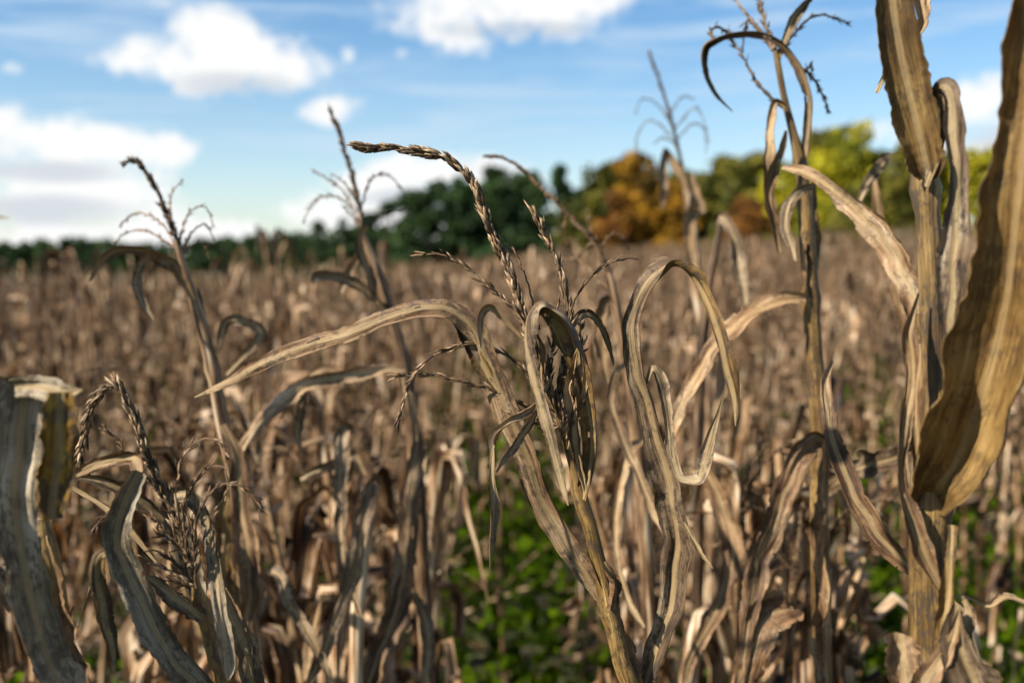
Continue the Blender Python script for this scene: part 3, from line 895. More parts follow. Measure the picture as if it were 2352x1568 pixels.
p.leaf([(2132, 430, 12), (2160, 330, 40), (2166, 240, 44), (2168, 205, 40), (2180, 220, 44), (2190, 300, 48), (2192, 400, 56), (2196, 520, 62), (2192, 640, 62), (2185, 740, 54), (2182, 790, 14)], (0.63, 0.61, 0.60, 0.60), ang=(30, 20, 60, 20, 10, 0, 5), curl=(110, 90, 80, 70), mats=('leaf_grey', 'leaf_grey'), ruff=0.06)
p.leaf([(2100, -80, 30), (2112, 0, 34), (2118, 50, 26), (2105, 90, 8)], 0.65, ang=(20,), curl=(120,), mats=('leaf_tan', 'leaf_tan'))
p.leaf([(2070, 110, 10), (2048, 150, 14), (2030, 180, 12), (2014, 214, 9)], 0.7, ang=(10,), curl=(80,), mats=('leaf_tan', 'leaf_tan'))
p.leaf([(2142, 1142, 60), (2158, 1116, 92), (2206, 1040, 146), (2256, 900, 172), (2300, 740, 170), (2328, 560, 154), (2348, 380, 136), (2370, 200, 122), (2390, 0, 104), (2410, -160, 80)], (0.625, 0.6, 0.57, 0.545, 0.53, 0.52), ang=(0, 5, 10, 12), curl=(190, 190, 175, 160, 150), mats=('leaf_umber', 'leaf_gold'), ruff=0.008, na=17, crum=0.2, torn=0.0)
p.leaf([(2108, 672, 4), (2094, 720, 14), (2086, 770, 32), (2096, 830, 30), (2092, 890, 24), (2080, 950, 32), (2072, 1010, 26), (2066, 1070, 16), (2072, 1130, 20), (2086, 1190, 34), (2110, 1250, 42), (2140, 1310, 34), (2165, 1360, 10)], (0.625, 0.615, 0.61), ang=(50, 20, -20, 30, 60, 40, 10, 20), curl=(100, 90), mats=('leaf_tan', 'leaf_grey'), ruff=0.08)
p.leaf([(2108, 790, 20), (2104, 880, 26), (2104, 980, 30), (2108, 1080, 30), (2118, 1130, 20)], 0.642, ang=(20,), curl=(130,), mats=('leaf_tan', 'leaf_tan'), name='sheath')
p.leaf([(2078, 1010, 6), (2085, 1080, 8), (2100, 1140, 12)], 0.63, ang=(0,), curl=(60,), mats=('leaf_tan', 'leaf_tan'))
p.leaf([(2155, 1560, 26), (2168, 1480, 30), (2176, 1380, 30), (2180, 1290, 28), (2182, 1205, 22)], (0.605, 0.61), ang=(0,), curl=(170,), mats=('leaf_gold', 'leaf_gold'), ruff=0.02, name='broken_stem')
p.leaf([(2090, 1680, 60), (2078, 1600, 74), (2070, 1530, 78), (2072, 1475, 78), (2074, 1455, 74)], (0.6, 0.595), ang=(0,), curl=(130,), mats=('leaf_tan', 'leaf_gold'), ruff=0.03, name='husk')
p.leaf([(2080, 1680, 50), (2105, 1590, 56), (2150, 1520, 50), (2185, 1470, 30), (2205, 1400, 10)], (0.585, 0.59), ang=(10,), curl=(110,), mats=('leaf_tan', 'leaf_tan'), ruff=0.04, name='husk')
p.leaf([(2300, 1700, 110), (2262, 1600, 130), (2225, 1520, 110), (2205, 1460, 60), (2200, 1390, 16)], (0.58, 0.59), ang=(10,), curl=(120,), mats=('leaf_grey', 'leaf_grey'), ruff=0.04, name='husk', na=13)
p.leaf([(2190, 1500, 24), (2215, 1460, 34), (2226, 1410, 28), (2215, 1375, 14)], 0.595, ang=(20,), curl=(120,), mats=('leaf_grey', 'leaf_grey'), name='husk')
p.leaf([(2195, 1370, 6), (2230, 1372, 12), (2270, 1388, 14), (2310, 1376, 13), (2360, 1384, 10), (2420, 1370, 4)], 0.62, ang=(40, 0, 50, 10), curl=(110,), mats=('leaf_tan', 'leaf_tan'), ruff=0.2)
p.leaf([(2150, 1140, 10), (2185, 1138, 20), (2205, 1140, 22), (2215, 1132, 4)], 0.62, ang=(40,), curl=(60,), mats=('leaf_tan', 'leaf_tan'))
p.leaf([(2110, 1300, 20), (2140, 1340, 22), (2180, 1400, 10)], 0.622, ang=(20,), curl=(60,), mats=('leaf_gold', 'leaf_gold'))

# ---- tall plant left of it with looped leaves against the sky
p = Plant('corn_plant', 'tall blurred corn plant with looping leaf strips against the blue sky', [(1886, 1640), (1886, 1400), (1882, 1150), (1882, 1000), (1872, 810), (1862, 680), (1855, 560), (1846, 430), (1840, 390), (1822, 310), (1802, 230), (1786, 140), (1780, 112)],
          1.05, (42, 42, 42, 40, 38, 38, 36, 30, 28, 20, 16, 14, 10), 5, nodes=((1862, 680), (1840, 392)), mat='stalk')
TT = dict(mats=('leaf_tan', 'leaf_tan'))
p.leaf([(1842, 392, 18), (1856, 310, 20), (1856, 215, 18), (1832, 145, 15), (1792, 98, 14), (1740, 78, 15), (1680, 80, 13), (1640, 90, 10), (1618, 105, 9), (1612, 135, 9), (1620, 175, 8), (1642, 218, 7), (1682, 256, 3)], (1.05, 1.04, 1.06, 1.1), ang=(30, 10, 40, 60, 50, 30), curl=(140,), mats=('leaf_silhouetted', 'leaf_silhouetted'))
p.leaf([(1786, 140, 12), (1802, 92, 18), (1828, 45, 18), (1858, 4, 12), (1850, 8, 14), (1818, 45, 18), (1798, 95, 10)], (1.05, 1.03), ang=(20, 0, 60, 0), curl=(100,), mats=('leaf_silhouetted', 'leaf_silhouetted'))
t0 = p.tassel([(1780, 112), (1762, 70), (1748, 20), (1735, -40), (1725, -90)], (1.06, 1.1), dens=500, slen=0.010, swid=0.0028, mat='tassel_dark', r=(0.002, 0.001))
for pts in ([(1775, 112), (1745, 70), (1715, 35), (1690, 0), (1670, -40)], [(1775, 118), (1735, 60), (1715, 50), (1705, 120)], [(1782, 236), (1740, 190), (1708, 135), (1685, 95), (1672, 70)],
            [(1800, 110), (1850, 50), (1890, 36), (1950, 55)], [(1640, 95), (1632, 72), (1650, 62), (1675, 85), (1690, 110)], [(1850, 160), (1880, 200), (1905, 260)], [(1846, 170), (1862, 150), (1866, 175)]):
    p.tassel(pts, (1.06, 1.12), dens=260, slen=0.009, swid=0.0022, mat='tassel_dark', r=(0.0017, 0.0010), name='tassel_branch', parent=t0)
p.leaf([(1806, 245, 10), (1780, 234, 18), (1772, 290, 22), (1768, 350, 26), (1764, 420, 30), (1772, 480, 24), (1782, 540, 10)], 1.04, ang=(30, 0, 50, 20), curl=(120,), ruff=0.15, **TT)
p.leaf([(1805, 300, 8), (1794, 345, 20), (1776, 385, 26), (1766, 440, 22), (1776, 510, 20), (1790, 580, 8)], 1.03, ang=(0, 40, 10), curl=(120,), ruff=0.15, **TT)
p.leaf([(1870, 425, 12), (1838, 438, 22), (1810, 470, 28), (1806, 520, 30), (1820, 570, 18), (1830, 600, 5)], (1.03, 1.0), ang=(40, 20, 0), curl=(90,), mats=('leaf_grey', 'leaf_tan'))
p.leaf([(1862, 684, 22), (1800, 692, 30), (1720, 728, 36), (1650, 790, 38), (1598, 870, 38), (1560, 950, 34), (1538, 1010, 20), (1520, 1060, 4)], (1.04, 1.0), ang=(-30, -20, -10), curl=(80,), mats=('leaf_tan', 'leaf_tan'))
p.leaf([(1892, 1014, 30), (1860, 1020, 50), (1815, 1090, 62), (1770, 1210, 68), (1735, 1330, 56), (1715, 1440, 40), (1695, 1580, 24)], (1.03, 0.98), ang=(30, 10, 0), curl=(80, 60), mats=('leaf_tan', 'leaf_tan'), ruff=0.05)
p.leaf([(1912, 828, 8), (1894, 880, 22), (1902, 960, 34), (1925, 1050, 46), (1970, 1150, 56), (2030, 1240, 52), (2090, 1300, 38), (2160, 1360, 20), (2240, 1420, 6)], (0.86, 0.82, 0.78), ang=(40, 10, -10, 10), curl=(70, 60), mats=('leaf_tan', 'leaf_tan'), ruff=0.06)
p.leaf([(1850, 560, 12), (1845, 600, 22), (1850, 660, 24), (1862, 720, 14)], 1.02, ang=(40,), curl=(140,), mats=('leaf_gold', 'leaf_tan'), name='sheath')
p.leaf([(1900, 1640, 20), (1905, 1400, 26), (1898, 1200, 26), (1890, 1020, 12)], 1.03, ang=(50,), curl=(140,), mats=('leaf_tan', 'leaf_tan'), name='sheath')
p.leaf([(1870, 390, 8), (1866, 450, 16), (1872, 540, 18), (1876, 620, 10)], 1.1, ang=(40,), curl=(100,), mats=('leaf_gold', 'leaf_gold'))
p.leaf([(1690, 1640, 60), (1720, 1520, 66), (1760, 1430, 80), (1800, 1400, 70), (1830, 1402, 20)], (0.98, 1.0), ang=(0, 10, 40), curl=(60,), mats=('leaf_tan', 'leaf_tan'), ruff=0.08)

# ---- plant behind the thick stalk with a dark arching leaf
p = Plant('corn_plant', 'corn plant behind the thick stalk with a dark leaf arching towards the tall one', [(2130, 1640), (2128, 1200), (2118, 900), (2104, 720)], 0.92, (40, 38, 34, 28), 6)
p.leaf([(2106, 740, 30), (2092, 660, 62), (2050, 580, 64), (2000, 512, 54), (1945, 458, 40), (1885, 415, 30), (1840, 396, 24), (1796, 386, 8)], (0.92, 0.93, 0.95, 0.97), ang=(10, 5, 0, -30), curl=(130, 110, 90), mats=('leaf_tan', 'leaf_gold'), ruff=0.03)
p.leaf([(2112, 860, 18), (2080, 720, 34), (2050, 620, 34), (2020, 500, 24), (2012, 420, 14), (2030, 385, 6)], (1.2, 1.2), ang=(20,), curl=(110,), mats=('leaf_tan', 'leaf_tan'))
p.leaf([(1960, 500, 6), (1975, 460, 16), (1998, 415, 22), (2028, 372, 26), (2045, 350, 8)], 1.15, ang=(20, 0), curl=(90,), mats=('leaf_grey', 'leaf_tan'))
p.leaf([(2125, 1020, 30), (2070, 1040, 52), (1990, 1070, 54), (1920, 1110, 40), (1860, 1150, 16)], (1.0, 1.2), ang=(0, 10), curl=(70,), mats=('leaf_grey', 'leaf_tan'))

# ---- blurred plant on the left with the hooked spike
p = Plant('corn_plant', 'blurred corn plant with a hooked tassel spike over the far wood', [(590, 1640), (562, 1300), (535, 1090), (512, 970), (490, 850), (465, 750), (440, 670), (416, 595), (404, 550)], 1.15, (38, 37, 35, 32, 30, 28, 24, 16, 12), 7, nodes=((490, 850),), mat='stalk_field')
t0 = p.tassel([(410, 565), (395, 520), (375, 470), (352, 422), (325, 382), (300, 370), (278, 382)], (1.15, 1.13), dens=800, slen=0.010, swid=0.003, mat='tassel_dark', r=(0.0028, 0.0016))
for pts in ([(405, 565), (372, 515), (335, 492), (300, 496), (275, 520)], [(408, 575), (360, 540), (320, 528), (280, 540), (262, 562)], [(412, 575), (420, 520), (445, 478), (475, 478), (490, 520)],
            [(415, 580), (440, 535), (470, 515), (492, 548)], [(398, 530), (390, 480), (396, 440), (420, 415)], [(418, 590), (445, 560), (470, 560), (480, 590)]):
    p.tassel(pts, (1.15, 1.2), dens=240, slen=0.008, swid=0.002, mat='tassel', r=(0.0012, 0.0007), name='tassel_branch', parent=t0)
p.leaf([(446, 690, 16), (420, 640, 26), (395, 602, 30), (350, 578, 28), (290, 572, 24), (240, 592, 20), (205, 645, 6)], (1.14, 1.1), ang=(30, 40, 30), curl=(90,), mats=('leaf_tan', 'leaf_tan'))
p.leaf([(360, 590, 8), (330, 596, 20), (316, 640, 24), (325, 690, 22), (350, 735, 5)], (1.12, 1.1), ang=(20, 0), curl=(80,), mats=('leaf_grey', 'leaf_tan'))
p.leaf([(470, 760, 10), (455, 700, 28), (430, 650, 34), (400, 620, 22), (375, 600, 6)], 1.16, ang=(0,), curl=(110,), mats=('leaf_gold', 'leaf_gold'))
p.leaf([(520, 860, 6), (600, 770, 24), (560, 738, 26), (520, 740, 24), (500, 800, 14)], 1.2, ang=(20,), curl=(90,), mats=('leaf_grey', 'leaf_tan'))
p.leaf([(512, 975, 16), (545, 1050, 34), (560, 1180, 50), (575, 1300, 54), (565, 1420, 44), (545, 1540, 20)], (1.13, 1.1), ang=(10, 20), curl=(80,), mats=('leaf_tan', 'leaf_tan'))
p.leaf([(540, 1080, 14), (510, 1180, 40), (520, 1330, 44), (550, 1450, 34), (560, 1560, 10)], (1.17, 1.18), ang=(20, 40), curl=(100,), mats=('leaf_gold', 'leaf_gold'))
p.leaf([(545, 1060, 12), (590, 980, 28), (650, 920, 36), (720, 880, 36), (800, 862, 38), (870, 850, 34), (930, 850, 8)], (1.17, 1.25), ang=(20, 0, 10), curl=(80,), mats=('leaf_tan', 'leaf_tan'))
p.leaf([(700, 885, 6), (692, 930, 22), (684, 990, 22), (690, 1040, 5)], 1.22, ang=(20,), curl=(80,), mats=('leaf_grey', 'leaf_tan'))

# ---- blurred plant with the straight spike
p = Plant('corn_plant', 'blurred corn plant with a straight upright tassel before the wooded hill', [(985, 1640), (960, 1150), (932, 860), (892, 705), (862, 612), (836, 545)], 1.35, (36, 36, 32, 28, 24, 16), 8, mat='stalk_field')
t0 = p.tassel([(836, 545), (825, 470), (805, 390), (782, 315), (756, 248)], (1.35, 1.33), dens=800, slen=0.010, swid=0.003, mat='tassel_dark', r=(0.0026, 0.0014))
for pts in ([(836, 540), (800, 470), (755, 450), (720, 466), (697, 508)], [(828, 500), (790, 440), (750, 410), (714, 390)], [(822, 470), (795, 425), (764, 400)], [(840, 520), (880, 492), (928, 484)],
            [(832, 470), (850, 415), (890, 402), (930, 440)], [(838, 540), (810, 500), (790, 475)]):
    p.tassel(pts, (1.35, 1.38), dens=260, slen=0.009, swid=0.0022, mat='tassel_dark', r=(0.0014, 0.0008), name='tassel_branch', parent=t0)
p.leaf([(845, 520, 8), (826, 540, 18), (832, 590, 24), (848, 640, 26), (866, 700, 10)], 1.33, ang=(10,), curl=(100,), mats=('leaf_tan', 'leaf_tan'))
p.leaf([(892, 720, 14), (850, 672, 24), (790, 642, 26), (735, 634, 26), (716, 650, 10)], (1.34, 1.3), ang=(20, 0, 20), curl=(80,), mats=('leaf_grey', 'leaf_tan'))
p.leaf([(838, 560, 8), (815, 600, 18), (795, 640, 18), (775, 690, 5)], 1.36, ang=(10,), curl=(100,), mats=('leaf_tan', 'leaf_tan'))
p.leaf([(940, 900, 14), (955, 1000, 30), (945, 1130, 44), (935, 1260, 56), (905, 1400, 60), (860, 1520, 54), (820, 1640, 30)], (1.33, 1.25), ang=(10, 0), curl=(70,), mats=('leaf_tan', 'leaf_tan'))
p.leaf([(950, 1360, 14), (975, 1420, 34), (985, 1500, 30), (965, 1600, 12)], 1.28, ang=(20,), curl=(100,), mats=('leaf_grey', 'leaf_tan'))
p.leaf([(700, 870, 6), (745, 850, 20), (820, 870, 26), (870, 850, 24), (940, 870, 10)], 1.4, ang=(20,), curl=(80,), mats=('leaf_tan', 'leaf_tan'))

# ---- drooping pale leaves, middle distance
p = Plant('corn_plant', 'blurred corn plant with two pale crossing leaves, beside the fallen spike', [(815, 1640), (822, 1400), (838, 1250), (858, 1150), (866, 1100)], 1.25, (34, 32, 28, 22, 14), 9, mat='stalk_field')
p.leaf([(862, 1108, 20), (855, 1105, 34), (842, 1160, 42), (815, 1290, 42), (775, 1410, 36), (735, 1510, 28), (690, 1600, 10)], (1.24, 1.15), ang=(20, 0, 20), curl=(80,), mats=('leaf_grey', 'leaf_tan'))
p.leaf([(810, 985, 14), (790, 990, 36), (782, 1070, 34), (780, 1180, 30), (788, 1270, 30), (805, 1350, 28), (832, 1420, 6)], (1.3, 1.2), ang=(10, 20), curl=(100,), mats=('leaf_grey', 'leaf_tan'))
p.leaf([(840, 1090, 10), (815, 1045, 22), (790, 1050, 22), (740, 1070, 26), (690, 1100, 12)], 1.3, ang=(10,), curl=(80,), mats=('leaf_grey', 'leaf_tan'))
p.leaf([(612, 1310, 10), (640, 1320, 34), (665, 1380, 30), (705, 1450, 26), (750, 1540, 20), (760, 1600, 8)], (1.2, 1.15), ang=(10,), curl=(80,), mats=('leaf_grey', 'leaf_tan'))
p.leaf([(700, 1560, 10), (712, 1480, 30), (724, 1420, 24), (735, 1380, 8)], 1.25, ang=(10,), curl=(80,), mats=('leaf_tan', 'leaf_tan'))

# ---- plant behind the centre: smooth bending spike
p = Plant('corn_plant', 'blurred corn plant with a bare bowed spike behind the sharp tassel', [(1500, 1640), (1480, 1200), (1455, 950), (1432, 800), (1415, 700), (1402, 640), (1388, 598)], 1.25, (32, 32, 30, 26, 20, 16, 14), 10, mat='stalk_field')
t0 = p.tassel([(1400, 640), (1378, 580), (1345, 535), (1292, 480), (1240, 428), (1190, 380), (1150, 362), (1112, 357)], (1.25, 1.22), dens=700, slen=0.008, swid=0.0025, splay=0.12, mat='tassel', r=(0.0032, 0.0014))
for pts in ([(1395, 620), (1372, 560), (1352, 520), (1350, 480)], [(1400, 640), (1380, 580), (1405, 540), (1435, 550), (1442, 575)], [(1360, 560), (1330, 590), (1325, 640)], [(1300, 490), (1296, 530), (1300, 560)], [(1395, 660), (1330, 600), (1290, 600), (1270, 640)]):
    p.tassel(pts, (1.25, 1.28), dens=260, slen=0.009, swid=0.0022, mat='tassel', r=(0.0014, 0.0008), name='tassel_branch', parent=t0)
p.leaf([(1412, 700, 8), (1392, 690, 26), (1384, 740, 34), (1386, 810, 26), (1395, 880, 6)], 1.22, ang=(10,), curl=(80,), mats=('leaf_tan', 'leaf_tan'))
p.leaf([(1440, 830, 10), (1415, 860, 20), (1405, 930, 22), (1440, 1030, 26), (1465, 1080, 24), (1500, 1170, 20), (1530, 1230, 6)], (1.2, 1.1), ang=(20, 0), curl=(80,), mats=('leaf_tan', 'leaf_tan'))
p.leaf([(1482, 1010, 10), (1450, 1030, 30), (1430, 1080, 28), (1416, 1170, 24), (1418, 1270, 22), (1440, 1370, 18), (1480, 1440, 6)], (1.2, 1.1), ang=(10,), curl=(80,), mats=('leaf_tan', 'leaf_grey'))
p.leaf([(1590, 1080, 10), (1625, 1090, 34), (1660, 1170, 46), (1680, 1260, 52), (1665, 1350, 46), (1625, 1430, 36), (1585, 1520, 26), (1570, 1600, 8)], (1.25, 1.15), ang=(10, 0, 15), curl=(70,), mats=('leaf_tan', 'leaf_tan'))

# ---- small hooked leaf plant before the trees
p = Plant('corn_plant', 'blurred corn plant topped by one pale hooked leaf before the orange trees', [(1600, 1500), (1606, 900), (1622, 700), (1642, 580), (1656, 510)], 1.55, (28, 26, 22, 18, 10), 12, mat='stalk_field')
p.leaf([(1640, 520, 6), (1655, 498, 22), (1680, 530, 28), (1700, 600, 30), (1710, 660, 26), (1716, 710, 8)], (1.5, 1.45), ang=(20, 0), curl=(90,), mats=('leaf_grey', 'leaf_grey'))
p.leaf([(1625, 690, 10), (1655, 760, 28), (1660, 860, 30), (1640, 960, 8)], 1.5, ang=(20,), curl=(90,), mats=('leaf_tan', 'leaf_tan'))

# ---- faint tall tassel against the sky
p = Plant('corn_plant', 'very blurred corn plant whose feathery tassel stands before the orange tree', [(1640, 1500), (1625, 900), (1600, 650), (1588, 520), (1575, 430), (1562, 380)], 1.95, (26, 26, 24, 24, 18, 10), 13, mat='stalk_field')
t0 = p.tassel([(1572, 420), (1555, 330), (1535, 250), (1512, 180), (1490, 118)], (1.95, 1.95), dens=600, slen=0.010, swid=0.003, mat='tassel_dark', r=(0.0034, 0.002))
for pts in ([(1555, 340), (1520, 290), (1485, 280), (1462, 320), (1466, 365)], [(1545, 290), (1510, 240), (1475, 228), (1458, 262)], [(1548, 300), (1590, 250), (1612, 265), (1628, 325)], [(1555, 320), (1592, 285), (1618, 300), (1622, 350)], [(1540, 260), (1565, 225), (1590, 225)], [(1552, 330), (1525, 318), (1500, 330)]):
    p.tassel(pts, 1.95, dens=220, slen=0.009, swid=0.0022, mat='tassel_dark', r=(0.0013, 0.0008), name='tassel_branch', parent=t0)
p.leaf([(1580, 430, 8), (1556, 390, 20), (1530, 345, 16), (1524, 380, 22), (1522, 430, 22), (1520, 480, 6)], 1.93, ang=(20,), curl=(90,), mats=('leaf_tan', 'leaf_tan'))
p.leaf([(1586, 400, 10), (1592, 460, 34), (1584, 520, 36), (1590, 580, 24), (1600, 640, 8)], 1.9, ang=(10,), curl=(100,), mats=('leaf_tan', 'leaf_tan'))

# ------------------------------------------------------------------ field plants


def field_leaf(g, h, azi, lod, wide):
    """one dead leaf: rises from the joint, breaks over, hangs and twists"""
    n = (20, 7, 4)[lod]
    L = g.uniform(0.40, 0.95)
    e0 = R(g.uniform(62, 90))
    e1 = R(g.uniform(-94, -74))
    s0 = g.uniform(0.02, 0.16) if g.random() < 0.7 else g.uniform(0.15, 0.45)
    s1 = s0 + g.uniform(0.05, 0.18)
    s = np.linspace(0, 1, n)
    e = e0 + (e1 - e0) * smooth01(s, s0, s1) + 0.10 * wob(n, 5, g)
    a = azi + 0.7 * wob(n, 3, g) * s
    dirs = np.stack([np.cos(e) * np.cos(a), np.cos(e) * np.sin(a), np.sin(e)], 1)
    C = np.vstack([[0, 0, 0], np.cumsum(dirs[:-1] * L / (n - 1), axis=0)]) + np.array([0.006 * math.cos(azi), 0.006 * math.sin(azi), h])
    # keep above the soil
    C[:, 2] = np.maximum(C[:, 2], 0.02 + 0.02 * s)
    T, W, N = frames(C, (-math.sin(azi), math.cos(azi), 0.0))
    tw = g.uniform(-2.0, 2.0) * smooth01(s, 0.1, 1.0) + g.uniform(-0.4, 0.4) + 0.25 * wob(n, 6, g)
    W2 = W * np.cos(tw)[:, None] + N * np.sin(tw)[:, None]
    N2 = np.cross(T, W2)
    wmax = g.uniform(0.024, 0.046) if wide else g.uniform(0.011, 0.034)
    ch = wmax * np.clip(np.minimum(0.28 + 1.7 * s, 1.0), 0, 1) * (1 - smooth01(s, 0.45, 1.0)) ** 0.8 + 0.002
    ch = ch * (1 + 0.18 * wob(n, 7, g))
    arc = np.radians(g.uniform(60, 150)) * (1 + 0.4 * wob(n, 3, g))
    return C, W2, N2, ch, arc


def field_plant(seed, lod, wide=False):
    """returns dict part -> list of MB; local coords, base at origin"""
    g = np.random.default_rng(seed)
    H = 1.14 + 0.20 * g.random()
    n = 10 if lod == 0 else 5
    lean = g.normal(0, 0.05, 2)
    bend = g.normal(0, 0.06, 2)
    t = np.linspace(0, 1, n)
    C = np.stack([lean[0] * t * H + bend[0] * t ** 3, lean[1] * t * H + bend[1] * t ** 3, H * t], 1)
    rad = 0.0135 * (1 - 0.55 * t)

    def at(hf):
        return np.array([np.interp(hf, t, C[:, k]) for k in range(3)])
    parts = {}
    mb = MB()
    tube(mb, C, rad, 7 if lod == 0 else 4, cap=False, var=g.random() if lod else 0.0)
    parts['stalk'] = [mb]
    leaves = []
    nl = (int(g.integers(13, 18)), 11, 8)[lod]
    a0 = g.uniform(0, 6.28)
    for k in range(nl):
        hf = 0.30 + 0.69 * (k + g.uniform(-0.3, 0.3)) / (nl - 1)
        hf = min(max(hf, 0.15), 0.985)
        q = at(hf)
        azi = a0 + (k % 2) * math.pi + g.normal(0, 0.5)
        Cc, W, N, ch, arc = field_leaf(g, 0.0, azi, lod, wide)
        Cc = Cc + q
        Cc[:, 2] = np.maximum(Cc[:, 2], 0.03)
        mb = MB()
        sheet(mb, Cc, W, N, ch, arc, 0.10 if lod == 0 else 0.0, g, na=5 if lod == 0 else 3, double=False, var=0.0 if lod == 0 else g.random())
        leaves.append(mb)
    parts['leaf'] = leaves
    # tassel
    mb = MB()
    top = C[-1]
    dirn = unit(C[-1] - C[-2])
    Ls = g.uniform(0.14, 0.26)
    k = 8 if lod == 0 else 4
    s = np.linspace(0, 1, k)
    sw = g.normal(0, 0.07, 2)
    S = top + dirn * (s * Ls)[:, None] + np.stack([sw[0] * s ** 2, sw[1] * s ** 2, -abs(sw[0]) * s ** 3], 1)
    if lod == 0:
        spike(mb, S, 0.0024, 0.0012, g, 330, 0.011, 0.0034, 0.25, seg=4)
    else:
        tube(mb, S, np.linspace(0.003, 0.0015, k), 3, cap=False, var=g.random())
    for j in range(g.integers(4, 8) if lod == 0 else 4):
        az_ = g.uniform(0, 6.28)
        L = g.uniform(0.09, 0.18)
        kk = 7 if lod == 0 else 4
        s = np.linspace(0, 1, kk)
        e = R(g.uniform(40, 70)) - s * R(g.uniform(40, 130))
        dd = np.stack([np.cos(e) * math.cos(az_), np.cos(e) * math.sin(az_), np.sin(e)], 1)
        B = top + dirn * Ls * g.uniform(0.0, 0.35) + np.vstack([[0, 0, 0], np.cumsum(dd[:-1] * L / (kk - 1), 0)])
        if lod == 0:
            spike(mb, B, 0.0012, 0.0006, g, 180, 0.009, 0.0024, 0.2, seg=3)
        else:
            tube(mb, B, np.linspace(0.0022, 0.001, kk), 3, cap=False, var=g.random())
    parts['tassel'] = [mb]
    # a husk-wrapped ear on some
    if g.random() < 0.45 and lod == 0:
        mb = MB()
        q = at(g.uniform(0.45, 0.6))
        azi = g.uniform(0, 6.28)
        s = np.linspace(0, 1, 8)
        e = R(g.uniform(-50, 50))
        dv = np.array([math.cos(e) * math.cos(azi), math.cos(e) * math.sin(azi), math.sin(e)])
        E = q + dv * (s * 0.19)[:, None]
        tube(mb, E, 0.022 * np.sin(np.clip(s * 0.95 + 0.08, 0, 1) * math.pi) ** 0.6 + 0.003, 8)
        parts['ear_husk'] = [mb]
    return parts


PROTO = []
for k in range(26):
    pr = field_plant(100 + k, 0, k < 12)
    lst = []
    for nm, mbs in pr.items():
        mt = {'stalk': M['stalk_field'], 'leaf': M['leaf_field'], 'tassel': M['tassel'], 'ear_husk': M['leaf_field']}[nm]
        for b in mbs:
            lst.append((nm, b.mesh(nm, [mt])))
    PROTO.append(lst)


def scatter(n_try, sampler, mind, taken):
    cell = {}
    for q in taken:
        cell.setdefault((int(q[0] // mind), int(q[1] // mind)), []).append(q)
    out = []
    for _ in range(n_try):
        x, y = sampler()
        ci, cj = int(x // mind), int(y // mind)
        ok = True
        for i in (-1, 0, 1):
            for j in (-1, 0, 1):
                for q in cell.get((ci + i, cj + j), ()):
                    if (q[0] - x) ** 2 + (q[1] - y) ** 2 < mind * mind:
                        ok = False
        if ok:
            cell.setdefault((ci, cj), []).append((x, y))
            out.append((x, y))
    return out


g = np.random.default_rng(5)


def s_first():
    d = math.sqrt(g.uniform(1.45 ** 2, 3.2 ** 2))
    return g.uniform(-0.56, 0.56) * d, d


def s_near():
    d = math.sqrt(g.uniform(3.2 ** 2, 10.4 ** 2))
    return g.uniform(-0.54, 0.54) * d, d


def opening(q):
    px = 1176 + q[0] / q[1] * FPX
    if q[1] < 5.5 and 1050 < px < 1300 and g.random() < 0.7:
        return True
    if q[1] < 4.2 and (1500 < px < 1600 or 960 < px < 1060) and g.random() < 0.4:
        return True
    return q[1] < 5.0 and 1930 < px < 2360 and g.random() < 0.6


near = [q for q in scatter(500, s_first, 0.225, []) if not opening(q)]
print('first rows', len(near))
near += sorted([q for q in scatter(2600, s_near, 0.26, near) if not opening(q)], key=lambda q: q[1])
near = near[:274]
D_NEAR = near[-1][1]
print('near field plants', len(near), 'to', D_NEAR)
ROWS = [(3.2, 'large corn plant of the first field rows, '), (6.2, 'dry corn plant of the middle field rows, '), (99, 'small corn plant of the deeper field rows, ')]
SECT = [(300, 'left of the hooked spike'), (640, 'below the hooked spike and the far wood'), (980, 'below the straight tassel and the wooded hill'), (1330, 'behind the sharp central plant'), (1620, 'below the orange tree'), (1900, 'below the olive and rust trees'), (9999, 'around the thick stalk')]


def field_label(x, y):
    px = 1176 + x / y * FPX
    return next(t for d, t in ROWS if y < d) + next(t for d, t in SECT if px < d)


for i, (x, y) in enumerate(near):
    if y < 1.95 and 1060 < 1176 + x / y * FPX < 1260:
        x -= 0.30                                # keep the weedy opening clear
    lst = PROTO[int(g.integers(0, 12) if y < 3.2 else g.integers(10, 26))]
    root = bpy.data.objects.new('corn_plant', None)
    root.empty_display_size = 0.1
    COL.objects.link(root)
    sc = g.uniform(0.88, 1.12) if y > 3.2 else g.uniform(1.0, 1.14)
    if y < 3.6:                                  # the first rows stay below eye level
        topz = max(max(v.co.z for v in me.vertices) for nm, me in lst)
        sc = min(sc, (1.65 - (840 + 140 * g.random() - 585) / FPX * y) / topz)
    root.location = (x, y, float(ground_z(x, y)))
    root.rotation_euler = (g.normal(0, 0.07), g.normal(0, 0.07), g.uniform(0, 6.28))
    root.scale = (sc, sc, sc)
    tag(root, field_label(x, y), 'corn plant', 'corn plants of the field')
    for nm, me in lst:
        ob(nm, me, root)


